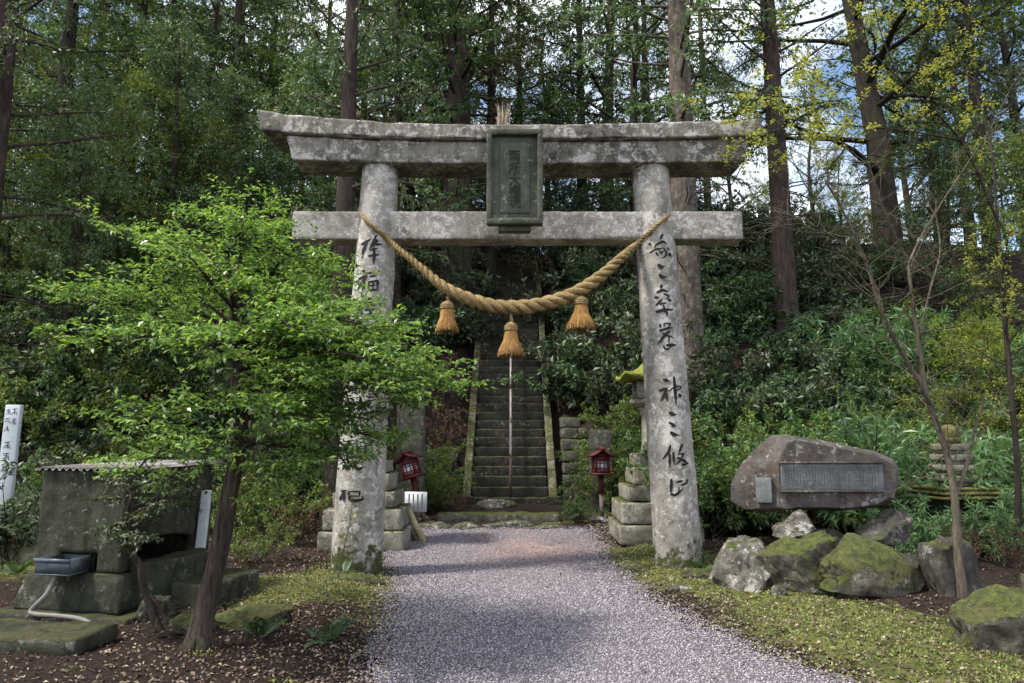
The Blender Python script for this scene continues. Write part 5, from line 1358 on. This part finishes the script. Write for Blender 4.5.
# --- bare twin-stemmed sapling at the right, and yellow-leaved maple
def sapling(name, label, Yb, foot, stems, leafmat_, twn, twl, leaves, seed, bark, leaf_l=.05, tw_up=.15):
    rng = np.random.default_rng(seed); b0 = at(*foot, Yb); b0[2] = G(b0[0], Yb)
    r = thing(name, label, 'tree', b0); tb = MB(); cr = MB(); TB, TD = [], []
    for pts_, r0_, r1_ in stems:
        P = catmull([at(p[0], p[1], p[2] if len(p) > 2 else Yb)-b0 for p in pts_], 26)
        if pts_[0] == foot or (pts_[0][0], pts_[0][1]) == foot: P[0, 2] = -.06
        tb.tube(P, np.linspace(r0_, r1_, 26), 9, False, wobble=.06)
        for k in range(int(twn*(.5+poly_len(P)[-1]/3))):
            t = rng.uniform(.35, 1); p = samp(P, np.array([t]))[0]; d = rng.normal(size=3); d[2] = d[2]*.5+tw_up
            d = norm(norm(P[-1]-P[-6])*.6+norm(d)); L = twl*rng.uniform(.4, 1.1)
            S = branch(rng, p, d, L, 6, .10, .0); tb.tube(S, np.linspace(max(.003, r1_*.5), .0016, 7), 4, False)
            for j in range(4):
                q = samp(S, np.array([rng.uniform(.3, 1)]))[0]; dd = norm(norm(S[-1]-S[0])+norm(rng.normal(size=3))*.8); S2 = branch(rng, q, dd, L*.4, 4, .12, .0); tb.tube(S2, np.linspace(.0022, .0012, 5), 3, False)
                TB += list(samp(S2, rng.random(leaves))); TD += [dd]*leaves
    tb.build('trunk', M[bark], r, True)
    if leaves:
        P = np.array(TB); n = len(P); D = norm(runit(rng, n)+np.array((0, 0, -.3))); Nn = np.tile((0,0,.8), (n,1))+runit(rng, n)*.7
        P = np.repeat(P, 3, 0)+rng.normal(0, .02, (n*3, 3)); D = norm(runit(rng, n*3)*np.array((1,1,.5))); Nn = np.repeat(Nn, 3, 0)
        leaf_quads(cr, P, D, Nn, leaf_l*rng.uniform(.6, 1.2, n*3), leaf_l*.55, .1); cr.build('crown', M[leafmat_], r)
    return r
sapling('bare_sapling', 'bare forked sapling with long thin twigs right of the monument', 6.9, (962,592),
    [([(962,592),(957,540),(955,500),(946,450),(928,400),(918,340),(908,265)], .045, .016), ([(955,498),(965,470,6.95),(975,430,7.1),(985,395,7.3)], .022, .008),
     ([(934,410),(912,370,6.8),(885,320,6.7),(866,262,6.6),(845,215,6.5),(825,180,6.4)], .024, .008), ([(908,265),(895,235,6.8),(880,200,6.7),(868,160,6.6)], .014, .005), ([(908,265),(922,235,7.0),(950,190,7.0),(990,130,6.9)], .013, .005),
     ([(918,340),(930,290,7.1),(940,250,7.3),(935,210,7.4)], .012, .005), ([(868,262,6.6),(830,235,6.4),(790,215,6.2),(745,205,6.1)], .009, .003), ([(990,130,6.9),(1010,90,6.8),(1030,60,6.8)], .006, .003)],
    'yellow_leaf', 20, .85, 0, 41, 'bark_pale')
sapling('yellow_maple', 'slim maple with sparse yellow leaves arching in from the right edge', 8.6, (1016,560),
    [([(1016,560),(1018,480),(1012,400),(1004,310),(998,220)], .04, .022), ([(998,222),(960,140,8.4),(900,80,8.2),(860,40,8.0)], .018, .005), ([(960,140,8.4),(900,130,8.1),(840,125,7.9),(770,118,7.7),(722,122,7.6)], .013, .003),
     ([(900,80,8.2),(880,30,8.2),(870,-20,8.2)], .01, .004), ([(998,222),(985,120,8.8),(940,20,9.0),(920,-30,9)], .016, .006), ([(840,125,7.9),(800,85,7.7),(770,60,7.6)], .007, .003), ([(900,130,8.1),(840,150,7.9),(780,140,7.7),(740,130,7.6)], .006, .002), ([(880,128,8.0),(820,100,7.8),(760,95,7.6),(715,85,7.5)], .006, .002)],
    'yellow_leaf', 11, .7, 5, 43, 'bark_dark', .04)
# pale young shoot before the left pillar
Y = 7.75; x = (343-512)*Y/F
r = thing('young_shoot', 'spindly shoot with a few yellowing leaves before the left gate pillar', 'plant', (x, Y, G(x, Y)))
tb = MB(); cr = MB(); st = np.array([(0,0,-.05),(.06,0,.3),(.12,.02,.6),(.16,0,.95)]); tb.tube(st, [.008,.007,.005,.003], 5, False)
P = samp(st, rr.uniform(.4, 1, 40))+rr.normal(0, .05, (40, 3)); leaf_quads(cr, P, runit(rr, 40), np.tile((0,0,1.), (40,1))+runit(rr, 40)*.5, .06, .03); tb.build('stem', M['bark_pale'], r, True); cr.build('leaves', M['lime_leaf'], r)

# ------------------------------------------------------------------ light
S = norm(np.array((-.50, -.16, .85)))
w = bpy.data.worlds.new('World'); sc.world = w; w.use_nodes = True; nt = w.node_tree; nt.nodes.clear(); n = N(nt)
out = n.node('ShaderNodeOutputWorld'); bg = n.node('ShaderNodeBackground'); nt.links.new(bg.outputs[0], out.inputs[0])
sky = n.node('ShaderNodeTexSky'); sky.sky_type = 'NISHITA'; sky.sun_disc = False
sky.sun_elevation = math.asin(S[2]); sky.sun_rotation = math.atan2(S[0], S[1])
tc = n.node('ShaderNodeTexCoord')
cl = n.ramp(n.noise(2.6, 7, .6, tc.outputs['Generated'], .3), [(.42, 0), (.6, 1)])
col = n.mix(cl, sky.outputs[0], (9.5, 9.8, 10.3, 1))
nt.links.new(col, bg.inputs[0]); bg.inputs[1].default_value = .088
sun = bpy.data.lights.new('sun', 'SUN'); sun.energy = 2.4; sun.angle = R(7); sun.color = (1, .95, .86)
so = bpy.data.objects.new('sun', sun); COL.objects.link(so); so.rotation_euler = Vector(-S).to_track_quat('-Z', 'Y').to_euler()

sc.view_settings.view_transform = 'Standard'; sc.view_settings.look = 'None'; sc.view_settings.gamma = 1; sc.view_settings.use_curve_mapping = False
sc.view_settings.exposure = 1.52
sc.render.engine = 'CYCLES'
cy = sc.cycles; cy.use_denoising = True; cy.max_bounces = 4; cy.diffuse_bounces = 3; cy.glossy_bounces = 1; cy.transmission_bounces = 2; cy.transparent_max_bounces = 4
cy.caustics_reflective = False; cy.caustics_refractive = False
